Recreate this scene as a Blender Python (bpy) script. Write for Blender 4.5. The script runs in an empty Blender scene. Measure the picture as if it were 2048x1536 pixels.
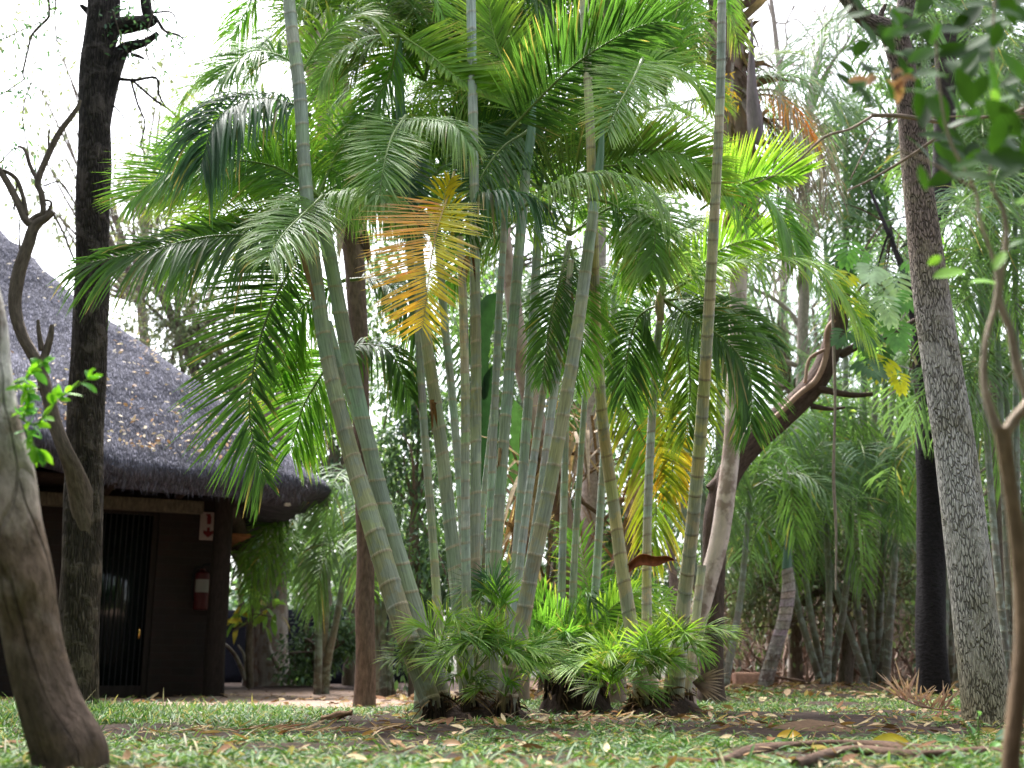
import bpy, math, random
import numpy as np
from mathutils import Vector

# ------------------------------------------------------------------ camera, sky, sun, exposure
SC = bpy.context.scene
TILT = math.radians(14.3)
FPX, CX, CY, CAMH = 2300.0, 1024.0, 768.0, 0.20
cam_d = bpy.data.cameras.new("camera")
cam = bpy.data.objects.new("camera", cam_d)
SC.collection.objects.link(cam)
cam.location = (0, 0, CAMH)
cam.rotation_euler = (math.pi / 2 + TILT, 0, 0)
cam_d.sensor_width = 36.0
cam_d.lens = FPX / 2048 * 36.0
cam_d.clip_start = 0.05
cam_d.clip_end = 2000
cam_d.dof.use_dof = True
cam_d.dof.focus_distance = 4.9
cam_d.dof.aperture_fstop = 3.2
SC.camera = cam

SUN_EL, SUN_AZ = math.radians(62), math.radians(-25)   # azimuth from +Y (behind the palms), towards -X
world = bpy.data.worlds.new("World")
SC.world = world
world.use_nodes = True
wn = world.node_tree
wn.nodes.clear()
sky = wn.nodes.new("ShaderNodeTexSky")
sky.sky_type = 'NISHITA'
sky.sun_disc = False
sky.sun_elevation = SUN_EL
sky.sun_rotation = SUN_AZ
sky.air_density = 1.0
sky.dust_density = 4.0
sky.ozone_density = 1.0
hs = wn.nodes.new("ShaderNodeHueSaturation")
hs.inputs["Saturation"].default_value = 0.36
bg = wn.nodes.new("ShaderNodeBackground")
bg.inputs["Strength"].default_value = 0.13
wo = wn.nodes.new("ShaderNodeOutputWorld")
wn.links.new(sky.outputs[0], hs.inputs["Color"])
wn.links.new(hs.outputs[0], bg.inputs["Color"])
wn.links.new(bg.outputs[0], wo.inputs["Surface"])
sun_d = bpy.data.lights.new("sun", 'SUN')
sun_d.energy = 2.0
sun_d.angle = math.radians(14)
sun_d.color = (1.0, 0.98, 0.95)
sun = bpy.data.objects.new("sun", sun_d)
SC.collection.objects.link(sun)
sdir = Vector((math.sin(SUN_AZ) * math.cos(SUN_EL), math.cos(SUN_AZ) * math.cos(SUN_EL), math.sin(SUN_EL)))
sun.rotation_euler = sdir.to_track_quat('Z', 'Y').to_euler()
SC.view_settings.view_transform = 'Standard'
SC.view_settings.look = 'None'
SC.view_settings.gamma = 1
SC.view_settings.exposure = 2.3
SC.cycles.use_denoising = True
SC.cycles.max_bounces = 8
SC.cycles.diffuse_bounces = 4
SC.cycles.transmission_bounces = 6
SC.cycles.glossy_bounces = 2
SC.cycles.sample_clamp_indirect = 6

R = np.random.default_rng(11)
random.seed(11)
CT, ST = math.cos(TILT), math.sin(TILT)

# ------------------------------------------------------------------ helpers
def lin(r, g, b):
    f = lambda c: (c / 255) / 12.92 if c / 255 <= 0.04045 else ((c / 255 + 0.055) / 1.055) ** 2.4
    return np.array([f(r), f(g), f(b)])

def P(px, py, d):
    """photo pixel (2048 wide) at world depth Y=d -> world point"""
    cx, cy = (px - CX) / FPX, (CY - py) / FPX
    v = np.array([cx, CT - cy * ST, ST + cy * CT])
    return np.array([0, 0, CAMH]) + v * (d / v[1])

def S(px, py, d):
    p = P(px, py, d) - np.array([0, 0, CAMH])
    return (p[1] * CT + p[2] * ST) / FPX

def sm(a, b, x):
    t = np.clip((np.asarray(x, float) - a) / (b - a), 0, 1)
    return t * t * (3 - 2 * t)

def gz(X, Y):
    X = np.asarray(X, float); Y = np.asarray(Y, float)
    right = sm(-.5, 1.2, X)
    z = right * sm(7.5, 12, Y) * .11 + (1 - right) * sm(12.5, 17, Y) * .10
    z = z + .012 * np.sin(X * 2.1 + 1.3) * np.sin(Y * 1.7 + .4) * sm(1.5, 4, Y) + .006 * np.sin(X * 5.3 + Y * 3.1) + .005 * np.sin(X * 3.7 - Y * 7.3)
    return z

def nrmz(v):
    return v / np.maximum(np.linalg.norm(v, axis=-1, keepdims=True), 1e-9)

def cr(pts, n):
    """Catmull-Rom through pts (m,k) -> (n,k), spaced by length of the first 3 columns"""
    p = np.asarray(pts, float)
    if len(p) == 2:
        t = np.linspace(0, 1, n)[:, None]
        return p[0] * (1 - t) + p[1] * t
    e = np.vstack([2 * p[0] - p[1], p, 2 * p[-1] - p[-2]])
    out = []
    for i in range(len(p) - 1):
        a, b, c, d = e[i], e[i + 1], e[i + 2], e[i + 3]
        t = np.linspace(0, 1, 24, endpoint=False)[:, None]
        out.append(.5 * ((2 * b) + (-a + c) * t + (2 * a - 5 * b + 4 * c - d) * t ** 2 + (-a + 3 * b - 3 * c + d) * t ** 3))
    out.append(p[-1:])
    q = np.vstack(out)
    l = np.concatenate([[0], np.cumsum(np.linalg.norm(np.diff(q[:, :3], axis=0), axis=1))])
    s = np.linspace(0, l[-1], n)
    return np.stack([np.interp(s, l, q[:, k]) for k in range(q.shape[1])], 1)

def frames(c):
    t = nrmz(np.gradient(c, axis=0))
    ref = np.array([0, -1., 0]) if abs(t[0][1]) < .8 else np.array([1., 0, 0])
    a = np.zeros_like(c); v = ref - t[0] * (ref @ t[0]); v /= np.linalg.norm(v)
    for i in range(len(c)):
        v = v - t[i] * (v @ t[i]); v = v / max(np.linalg.norm(v), 1e-9); a[i] = v
    return t, a, np.cross(t, a)

class MB:
    def __init__(self):
        self.v, self.q, self.t, self.c, self.tc, self.qm, self.tm, self.n = [], [], [], [], [], [], [], 0
    def add(self, v, quads=None, tris=None, col=(.5, .5, .5), tc=None, mat=0):
        v = np.asarray(v, float).reshape(-1, 3)
        self.v.append(v)
        c = np.asarray(col, float)
        self.c.append(np.broadcast_to(c, (len(v), 3)) if c.ndim == 1 else c.reshape(-1, 3))
        self.tc.append(v if tc is None else np.asarray(tc, float).reshape(-1, 3))
        if quads is not None and len(quads):
            q = np.asarray(quads).reshape(-1, 4); self.q.append(q + self.n); self.qm.append(np.full(len(q), mat))
        if tris is not None and len(tris):
            q = np.asarray(tris).reshape(-1, 3); self.t.append(q + self.n); self.tm.append(np.full(len(q), mat))
        self.n += len(v)
        return self
    def grid(self, V, closed=False, col=(.5, .5, .5), tc=None, mat=0, cap=False):
        V = np.asarray(V, float); r, k = V.shape[:2]
        i = np.arange(r - 1)[:, None] * k
        j = np.arange(k if closed else k - 1)[None]
        j2 = (j + 1) % k
        q = np.stack([i + j, i + j2, i + k + j2, i + k + j], -1).reshape(-1, 4)
        self.add(V, q, None, col, tc, mat)
        if cap:
            for row in (0, r - 1):
                cc = np.asarray(col, float)
                c1 = cc if cc.ndim == 1 else cc.reshape(r, k, 3)[row].mean(0)
                ring = V[row]; m = ring.mean(0)
                vv = np.vstack([ring, m]); a = np.arange(k)
                self.add(vv, None, np.stack([a, (a + 1) % k, np.full(k, k)], 1), c1,
                         None if tc is None else np.vstack([np.asarray(tc).reshape(r, k, 3)[row], np.asarray(tc).reshape(r, k, 3)[row].mean(0)]), mat)
        return self
    def tube(self, pts, rad, n=None, segs=10, col=(.5, .5, .5), mat=0, lump=0, cap=True, ell=None, flute=0, rough=0):
        p = np.asarray(pts, float); rad = np.broadcast_to(np.asarray(rad, float), (len(p),))
        n = n or max(len(p) * 4, 6)
        q = cr(np.hstack([p, rad[:, None]]), n)
        c, r = q[:, :3], q[:, 3]
        t, a, b = frames(c)
        th = np.linspace(0, 2 * np.pi, segs, endpoint=False)
        l = np.concatenate([[0], np.cumsum(np.linalg.norm(np.diff(c, axis=0), axis=1))])
        rr = np.broadcast_to(r[:, None], (n, segs)).copy()
        if lump:
            for k in range(5):
                ph, w1, w2 = R.uniform(0, 6.3), R.integers(1, 4), R.uniform(2, 9)
                rr *= 1 + lump / (1 + .3 * k) * np.sin(th[None] * w1 + l[:, None] * w2 + ph)
        if rough:
            ct_, st_, lz = np.cos(th)[None] * r.mean() * 9, np.sin(th)[None] * r.mean() * 9, l[:, None] * np.ones((1, segs))
            k_ = 1.0
            nz = .5 * vnoise(ct_ * 4 + lz * 1.3 + 40, st_ * 4 + lz * 2.2 + 40, 7, 1.0) + .3 * vnoise(ct_ * 10 + lz * 3 + 40, st_ * 10 - lz * 4 + 80, 8, 1.0) + .2 * vnoise(ct_ * 22 + lz * 9 + 40, st_ * 22 + lz * 7 + 40, 9, 1.0)
            rr *= 1 + rough * (nz - .5) * 2
        if flute:
            rr *= 1 + flute * np.sin(th[None] * 5 + 1.5 * np.sin(l[:, None] * 1.5)) * np.exp(-l[:, None] * 1.2)
        V = c[:, None] + rr[..., None] * (np.cos(th)[None, :, None] * a[:, None] + np.sin(th)[None, :, None] * b[:, None])
        r0 = float(np.mean(r))
        tc = np.stack([rr * np.cos(th)[None], rr * np.sin(th)[None], np.broadcast_to(l[:, None], rr.shape)], -1) + R.uniform(-5, 5, 3) * 1.0
        cc = np.asarray(col, float)
        if cc.ndim == 2:
            s = np.linspace(0, 1, len(cc)); u = l / max(l[-1], 1e-6)
            cc = np.stack([np.interp(u, s, cc[:, k]) for k in range(3)], 1)
            cc = np.repeat(cc[:, None], segs, 1).reshape(-1, 3)
        self.grid(V, True, cc, tc, mat, cap)
        return self
    def box(self, c, sx, sy, sz, ax=None, col=(.5, .5, .5), mat=0, bev=0.0):
        """box centred at c; ax = 3 unit axes (rows)"""
        ax = np.eye(3) if ax is None else np.asarray(ax, float)
        bm_v, bm_q, bm_t = _bevbox(sx, sy, sz, bev)
        self.add(np.asarray(c) + bm_v @ ax, bm_q, bm_t, col, None, mat)
        return self
    def ribbons(self, base, d, nrm, L, W, droop, col0, col1=None, segs=4, prof='palm', fold=.25, cpow=2.0, mat=0, curl=None):
        base = np.asarray(base, float); n = len(base)
        d = nrmz(np.asarray(d, float)); nrm = np.broadcast_to(np.asarray(nrm, float), (n, 3))
        L = np.broadcast_to(L, (n,)).astype(float); W = np.broadcast_to(W, (n,)).astype(float); droop = np.broadcast_to(droop, (n,)).astype(float)
        s = np.linspace(0, 1, segs + 1)
        g = np.array([0, 0, -1.0])
        pos = base[:, None] + d[:, None] * (L[:, None] * s[None] * (1 - .25 * np.abs(droop)[:, None] * s[None]))[..., None] + g * (droop * L)[:, None, None] * (s ** 2.2)[None, :, None]
        tan = nrmz(np.gradient(pos, axis=1))
        side = nrmz(np.cross(tan, nrm[:, None]))
        up = np.cross(side, tan)
        if prof == 'palm':
            w = np.interp(s, [0, .08, .35, .7, 1], [.35, .8, 1, .75, .03])
        elif prof == 'ell':
            w = np.sin(np.pi * np.clip(s * .97 + .015, 0, 1)) ** .8; w[0], w[-1] = .05, .03
        else:
            w = np.interp(s, [0, .5, 1], [.9, .8, .05])
        hw = (W[:, None] * w[None] / 2)[..., None]
        f = fold
        A = pos - side * hw * math.cos(f) + up * hw * math.sin(f)
        B = pos
        C = pos + side * hw * math.cos(f) + up * hw * math.sin(f)
        V = np.stack([A, B, C], 2)                       # n, segs+1, 3, 3
        k = (segs + 1) * 3
        i = np.arange(segs)[:, None] * 3; j = np.arange(2)[None]
        q1 = np.stack([i + j, i + j + 1, i + 3 + j + 1, i + 3 + j], -1).reshape(-1, 4)
        q = (np.arange(n)[:, None, None] * k + q1[None]).reshape(-1, 4)
        col0 = np.broadcast_to(np.asarray(col0, float), (n, 3))
        col1 = col0 if col1 is None else np.broadcast_to(np.asarray(col1, float), (n, 3))
        m = (s ** cpow)[None, :, None]
        C_ = col0[:, None] * (1 - m) + col1[:, None] * m
        C_ = np.repeat(C_[:, :, None], 3, 2).reshape(-1, 3)
        self.add(V, q, None, C_, None, mat)
        return self
    def build(self, name, mats, parent=None, smooth=True):
        me = bpy.data.meshes.new(name)
        v = np.vstack(self.v).astype(np.float32)
        q = np.vstack(self.q) if self.q else np.zeros((0, 4), int)
        t = np.vstack(self.t) if self.t else np.zeros((0, 3), int)
        nq, nt = len(q), len(t)
        me.vertices.add(len(v)); me.vertices.foreach_set("co", v.ravel())
        me.loops.add(nq * 4 + nt * 3)
        me.loops.foreach_set("vertex_index", np.concatenate([q.ravel(), t.ravel()]).astype(np.int32))
        me.polygons.add(nq + nt)
        st = np.concatenate([np.arange(nq) * 4, nq * 4 + np.arange(nt) * 3]).astype(np.int32)
        me.polygons.foreach_set("loop_start", st)
        mi = np.concatenate(self.qm + self.tm) if (self.qm or self.tm) else np.zeros(0)
        me.polygons.foreach_set("material_index", mi.astype(np.int32))
        me.polygons.foreach_set("use_smooth", np.full(nq + nt, smooth))
        me.update(calc_edges=True)
        a = me.attributes.new("col", 'FLOAT_COLOR', 'POINT')
        c = np.ones((len(v), 4), np.float32); c[:, :3] = np.vstack(self.c); a.data.foreach_set("color", c.ravel())
        a = me.attributes.new("tc", 'FLOAT_VECTOR', 'POINT')
        a.data.foreach_set("vector", np.vstack(self.tc).astype(np.float32).ravel())
        for m in (mats if isinstance(mats, (list, tuple)) else [mats]):
            me.materials.append(m)
        me.validate()
        o = bpy.data.objects.new(name, me)
        SC.collection.objects.link(o)
        if parent is not None:
            o.parent = parent
            o.matrix_parent_inverse = parent_inv(parent)
        return o

def parent_inv(p):
    from mathutils import Matrix
    return Matrix.Translation(-p.location) if p.parent is None else Matrix.Identity(4)

_bb = {}
def _bevbox(sx, sy, sz, bev):
    key = (round(sx, 4), round(sy, 4), round(sz, 4), round(bev, 4))
    if key not in _bb:
        import bmesh
        bm = bmesh.new(); bmesh.ops.create_cube(bm, size=1)
        for v in bm.verts:
            v.co.x *= sx; v.co.y *= sy; v.co.z *= sz
        if bev > 0:
            bmesh.ops.bevel(bm, geom=list(bm.edges), offset=bev, segments=2, profile=.6, affect='EDGES')
        bmesh.ops.triangulate(bm, faces=[f for f in bm.faces if len(f.verts) > 4])
        bm.verts.ensure_lookup_table()
        v = np.array([x.co[:] for x in bm.verts])
        q = np.array([[x.index for x in f.verts] for f in bm.faces if len(f.verts) == 4]).reshape(-1, 4)
        t = np.array([[x.index for x in f.verts] for f in bm.faces if len(f.verts) == 3]).reshape(-1, 3)
        bm.free()
        _bb[key] = (v, q.astype(int), t.astype(int))
    return _bb[key]

def tag(o, label, cat, group=None, kind=None):
    if label: o["label"] = label
    if cat: o["category"] = cat
    if group: o["group"] = group
    if kind: o["kind"] = kind
    return o

def thing(name, label, cat, loc, group=None):
    o = bpy.data.objects.new(name, None)
    o.empty_display_size = .1
    SC.collection.objects.link(o)
    o.location = tuple(float(x) for x in loc)
    return tag(o, label, cat, group)

# ------------------------------------------------------------------ materials
def newmat(name):
    m = bpy.data.materials.new(name); m.use_nodes = True
    nt = m.node_tree; nt.nodes.clear()
    out = nt.nodes.new("ShaderNodeOutputMaterial")
    return m, nt, out

def N(nt, typ, **kw):
    n = nt.nodes.new(typ)
    for k, v in kw.items():
        if k in n.inputs: n.inputs[k].default_value = v
        else: setattr(n, k, v)
    return n

def leaf_mat(name, trans=.4, rough=.42, spec=.4, tboost=1.6, var=.25, nscale=30):
    m, nt, out = newmat(name); L = nt.links.new
    at = N(nt, "ShaderNodeAttribute", attribute_name="col")
    noi = N(nt, "ShaderNodeTexNoise", Scale=nscale, Detail=3.0)
    geo = N(nt, "ShaderNodeNewGeometry")
    L(geo.outputs["Position"], noi.inputs["Vector"])
    mr = N(nt, "ShaderNodeMapRange"); mr.inputs[1].default_value = .3; mr.inputs[2].default_value = .7
    mr.inputs[3].default_value = 1 - var; mr.inputs[4].default_value = 1 + var
    L(noi.outputs["Fac"], mr.inputs[0])
    mul = N(nt, "ShaderNodeVectorMath", operation='SCALE')
    L(at.outputs["Color"], mul.inputs[0]); L(mr.outputs[0], mul.inputs["Scale"])
    pb = N(nt, "ShaderNodeBsdfPrincipled", Roughness=rough)
    pb.inputs["Specular IOR Level"].default_value = spec
    L(mul.outputs[0], pb.inputs["Base Color"])
    tr = N(nt, "ShaderNodeBsdfTranslucent")
    tm = N(nt, "ShaderNodeVectorMath", operation='MULTIPLY')
    tm.inputs[1].default_value = (tboost * 1.0, tboost, tboost * .5)
    L(mul.outputs[0], tm.inputs[0]); L(tm.outputs[0], tr.inputs["Color"])
    mx = N(nt, "ShaderNodeMixShader"); mx.inputs[0].default_value = trans
    L(pb.outputs[0], mx.inputs[1]); L(tr.outputs[0], mx.inputs[2]); L(mx.outputs[0], out.inputs["Surface"])
    return m

def surf_mat(name, scale=(30, 30, 6), detail=6, dark=.55, light=1.35, bump=.5, bdist=.01, rough=.85, spec=.2, crack=0, cscale=(40, 40, 9), cdark=.35, patch=0, pscale=4, pcol=(.3, .3, .3), coord="tc"):
    """vertex colour 'col' times noise, with bump; optional dark cracks and large patches of another colour"""
    m, nt, out = newmat(name); L = nt.links.new
    at = N(nt, "ShaderNodeAttribute", attribute_name="col")
    tc = N(nt, "ShaderNodeAttribute", attribute_name=coord)
    mp = N(nt, "ShaderNodeMapping"); mp.inputs["Scale"].default_value = scale
    L(tc.outputs["Vector"], mp.inputs["Vector"])
    noi = N(nt, "ShaderNodeTexNoise", Scale=1.0, Detail=float(detail), Roughness=.65)
    L(mp.outputs[0], noi.inputs["Vector"])
    mr = N(nt, "ShaderNodeMapRange"); mr.inputs[1].default_value = .3; mr.inputs[2].default_value = .72
    mr.inputs[3].default_value = dark; mr.inputs[4].default_value = light
    L(noi.outputs["Fac"], mr.inputs[0])
    base = at.outputs["Color"]
    if patch:
        pn = N(nt, "ShaderNodeTexNoise", Scale=float(pscale), Detail=4.0, Roughness=.6)
        L(tc.outputs["Vector"], pn.inputs["Vector"])
        pr = N(nt, "ShaderNodeMapRange"); pr.inputs[1].default_value = .5; pr.inputs[2].default_value = .58; pr.inputs[4].default_value = patch
        L(pn.outputs["Fac"], pr.inputs[0])
        pm = N(nt, "ShaderNodeMix", data_type='RGBA'); pm.inputs[7].default_value = (*pcol, 1)
        L(pr.outputs[0], pm.inputs[0]); L(base, pm.inputs[6]); base = pm.outputs[2]
    mul = N(nt, "ShaderNodeVectorMath", operation='SCALE')
    L(base, mul.inputs[0]); L(mr.outputs[0], mul.inputs["Scale"])
    colr, hgt = mul.outputs[0], noi.outputs["Fac"]
    if crack:
        mp2 = N(nt, "ShaderNodeMapping"); mp2.inputs["Scale"].default_value = cscale
        nd = N(nt, "ShaderNodeTexNoise", Scale=.35, Detail=2.0)
        add = N(nt, "ShaderNodeVectorMath", operation='MULTIPLY_ADD'); add.inputs[1].default_value = (1.6, 1.6, 1.6)
        L(tc.outputs["Vector"], mp2.inputs["Vector"]); L(mp2.outputs[0], nd.inputs["Vector"])
        L(nd.outputs["Color"], add.inputs[0]); L(mp2.outputs[0], add.inputs[2])
        vo = N(nt, "ShaderNodeTexVoronoi", feature='DISTANCE_TO_EDGE'); vo.inputs["Scale"].default_value = 1.0
        L(add.outputs[0], vo.inputs["Vector"])
        cr_ = N(nt, "ShaderNodeMapRange"); cr_.inputs[1].default_value = 0; cr_.inputs[2].default_value = crack
        cr_.inputs[3].default_value = cdark; cr_.inputs[4].default_value = 1
        L(vo.outputs["Distance"], cr_.inputs[0])
        fn = N(nt, "ShaderNodeTexNoise", Scale=9.0, Detail=4.0); L(tc.outputs["Vector"], fn.inputs["Vector"])
        fr_ = N(nt, "ShaderNodeMapRange"); fr_.inputs[1].default_value = .42; fr_.inputs[2].default_value = .62; fr_.inputs[3].default_value = 0; fr_.inputs[4].default_value = .75; L(fn.outputs["Fac"], fr_.inputs[0])
        mxx = N(nt, "ShaderNodeMath", operation='MAXIMUM'); L(cr_.outputs[0], mxx.inputs[0]); L(fr_.outputs[0], mxx.inputs[1]); cr_ = mxx
        m2 = N(nt, "ShaderNodeVectorMath", operation='SCALE'); L(colr, m2.inputs[0]); L(cr_.outputs[0], m2.inputs["Scale"]); colr = m2.outputs[0]
        ad = N(nt, "ShaderNodeMath", operation='MULTIPLY_ADD'); ad.inputs[1].default_value = .5
        L(noi.outputs["Fac"], ad.inputs[0]); L(cr_.outputs[0], ad.inputs[2]); hgt = ad.outputs[0]
    pb = N(nt, "ShaderNodeBsdfPrincipled", Roughness=rough); pb.inputs["Specular IOR Level"].default_value = spec
    L(colr, pb.inputs["Base Color"])
    bp = N(nt, "ShaderNodeBump", Strength=bump, Distance=bdist)
    L(hgt, bp.inputs["Height"]); L(bp.outputs[0], pb.inputs["Normal"])
    L(pb.outputs[0], out.inputs["Surface"])
    return m

def flat_mat(name, col, rough=.6, spec=.3, metal=0, nscale=25, var=.25):
    m, nt, out = newmat(name); L = nt.links.new
    geo = N(nt, "ShaderNodeNewGeometry"); noi = N(nt, "ShaderNodeTexNoise", Scale=float(nscale), Detail=4.0)
    L(geo.outputs["Position"], noi.inputs["Vector"])
    mr = N(nt, "ShaderNodeMapRange"); mr.inputs[3].default_value = 1 - var; mr.inputs[4].default_value = 1 + var
    L(noi.outputs["Fac"], mr.inputs[0])
    mul = N(nt, "ShaderNodeVectorMath", operation='SCALE'); mul.inputs[0].default_value = col
    L(mr.outputs[0], mul.inputs["Scale"])
    pb = N(nt, "ShaderNodeBsdfPrincipled", Roughness=rough, Metallic=float(metal)); pb.inputs["Specular IOR Level"].default_value = spec
    L(mul.outputs[0], pb.inputs["Base Color"]); L(pb.outputs[0], out.inputs["Surface"])
    return m

M_leaf = leaf_mat("palm_leaf", .5, .45, .3, 1.75, .15, 14)
M_bgleaf = leaf_mat("shrub_leaf", .4, .45, .35, 1.6, .3, 6)
M_fgleaf = leaf_mat("broad_leaf", .4, .5, .25, 1.6, .2, 20)
M_dry = leaf_mat("dry_leaf", .25, .75, .15, 1.0, .3, 30)
M_grass = leaf_mat("grass_blade", .3, .5, .3, 1.4, .25, 9)
M_rachis = surf_mat("palm_rachis", (60, 60, 10), 3, .8, 1.2, .1, .003, .45, .4)
M_cane = surf_mat("palm_cane", (140, 140, 7), 7, .6, 1.35, .3, .003, .55, .3, patch=.6, pscale=11, pcol=tuple(lin(150, 160, 150)))
M_shaft = surf_mat("palm_crownshaft", (60, 60, 4), 4, .85, 1.15, .1, .003, .4, .4)
M_root = surf_mat("root_fibre", (80, 80, 20), 5, .4, 1.5, .8, .01, .95, .1)
M_darkbark = surf_mat("dark_ridged_bark", (55, 55, 9), 8, .35, 1.8, 1.0, .05, .9, .2, crack=.4, cscale=(80, 80, 11), cdark=.3)
M_greybark = surf_mat("cracked_grey_bark", (60, 60, 25), 8, .65, 1.3, .9, .03, .9, .2, crack=.14, cscale=(100, 100, 22), cdark=.4, patch=.4, pscale=6, pcol=tuple(lin(150, 142, 110)))
M_smoothbark = surf_mat("peeling_bark", (55, 55, 24), 10, .5, 1.5, 1.0, .03, .9, .15, crack=.02, cscale=(12, 12, 1.6), cdark=.72, patch=.8, pscale=5.5, pcol=tuple(lin(104, 86, 70)))
M_bark = surf_mat("brown_bark", (50, 50, 14), 6, .5, 1.5, .8, .015, .9, .2)
M_palmtrunk = surf_mat("mottled_palm_trunk", (40, 40, 40), 6, .55, 1.4, .5, .01, .85, .2, patch=.5, pscale=14, pcol=tuple(lin(165, 160, 155)))
M_pink = surf_mat("pinkish_smooth_bark", (16, 16, 5), 6, .7, 1.25, .4, .01, .7, .3, patch=.6, pscale=6, pcol=tuple(lin(120, 90, 75)))
M_twig = surf_mat("twig_bark", (50, 50, 20), 4, .6, 1.4, .5, .005, .9, .2)
M_black = surf_mat("charred_palm_trunk", (30, 30, 60), 6, .4, 1.8, 1.0, .02, .9, .2)
M_thatch = surf_mat("netted_thatch", (26, 26, 9), 9, .55, 1.45, 1.0, .05, .95, .1, crack=.3, cscale=(60, 60, 12), cdark=.6)
M_sheath = surf_mat("dry_sheath", (30, 30, 6), 5, .55, 1.4, .5, .01, .85, .15)

# ------------------------------------------------------------------ ground, path, grass
def vnoise(X, Y, seed, sc):
    """smooth value noise in 0..1"""
    rg = np.random.default_rng(seed); T = rg.random((64, 64))
    x = np.asarray(X, float) * sc; y = np.asarray(Y, float) * sc
    xi, yi = np.floor(x).astype(int), np.floor(y).astype(int)
    fx, fy = x - xi, y - yi
    fx = fx * fx * (3 - 2 * fx); fy = fy * fy * (3 - 2 * fy)
    g = lambda a, b: T[a % 64, b % 64]
    return (g(xi, yi) * (1 - fx) + g(xi + 1, yi) * fx) * (1 - fy) + (g(xi, yi + 1) * (1 - fx) + g(xi + 1, yi + 1) * fx) * fy

def fbm(X, Y, seed, sc):
    return .5 * vnoise(X, Y, seed, sc) + .3 * vnoise(X, Y, seed + 1, sc * 2.1) + .2 * vnoise(X, Y, seed + 2, sc * 4.7)

def grass_density(X, Y):
    X = np.asarray(X, float); Y = np.asarray(Y, float)
    n = fbm(X, Y, 5, .9)
    wob = (n - .5) * 1.6
    left = 1 - sm(-.9, -.2, X)
    # bare soil band in front of and between the palms, thinner towards the left
    band = sm(4.0, 4.7, Y + wob) * (1 - sm(6.9, 7.6, Y + wob * .6)) * sm(-1.3, -.5, X)
    bandl = sm(3.9, 4.3, Y + wob) * (1 - sm(4.7, 5.4, Y + wob)) * left * .8
    far = sm(9.6, 11.0, Y + wob) * sm(-.6, .2, X)
    path = sm(7.6, 7.75, Y + (n - .5) * .35) * (1 - sm(-1.0, .3, X))
    d = (1 - .93 * band) * (1 - bandl) * (1 - .85 * far) * (1 - path)
    d *= np.clip(sm(.33, .58, fbm(X, Y, 9, 2.6)) + .1, 0, 1)
    return np.clip(d, 0, 1)

def build_ground():
    ys = np.unique(np.concatenate([np.linspace(-30, .8, 14), np.linspace(.8, 9, 260), np.linspace(9, 24, 110), np.linspace(24, 60, 30), np.linspace(60, 400, 12)]))
    xs = np.unique(np.concatenate([np.linspace(-300, -20, 12), np.linspace(-20, -6, 40), np.linspace(-6, 6, 260), np.linspace(6, 20, 40), np.linspace(20, 300, 12)]))
    X, Y = np.meshgrid(xs, ys)
    Z = gz(X, Y) + (.016 * (fbm(X, Y, 21, 3.0) - .5) + .02 * (fbm(X, Y, 31, 1.2) - .5)) * sm(14, 9, Y)
    d = grass_density(X, Y)[..., None]
    soil = lin(52, 40, 36); turf = lin(74, 70, 50); path = lin(138, 118, 106); mulch = lin(86, 67, 55)
    n = fbm(X, Y, 3, 1.6)[..., None]
    col = soil * (.75 + .6 * n) * (1 - d) + turf * (.8 + .4 * n) * d
    pm = (sm(7.6, 7.75, Y) * (1 - sm(-1.1, .4, X + (fbm(X, Y, 44, .6) - .5) * 1.2)) * (1 - sm(13.5, 15, Y)))[..., None]
    col = col * (1 - pm) + path * (.85 + .3 * n) * pm
    mm = (sm(9.8, 11.2, Y) * sm(-.6, .3, X))[..., None]
    col = col * (1 - mm) + mulch * (.7 + .6 * n) * mm
    mb = MB(); mb.grid(np.stack([X, Y, Z], -1), False, col.reshape(-1, 3))
    m = surf_mat("earth", (14, 14, 14), 8, .55, 1.5, .9, .02, .95, .15, crack=0)
    o = mb.build("ground", m)
    tag(o, None, None, kind="structure")
    return o
build_ground()

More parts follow.
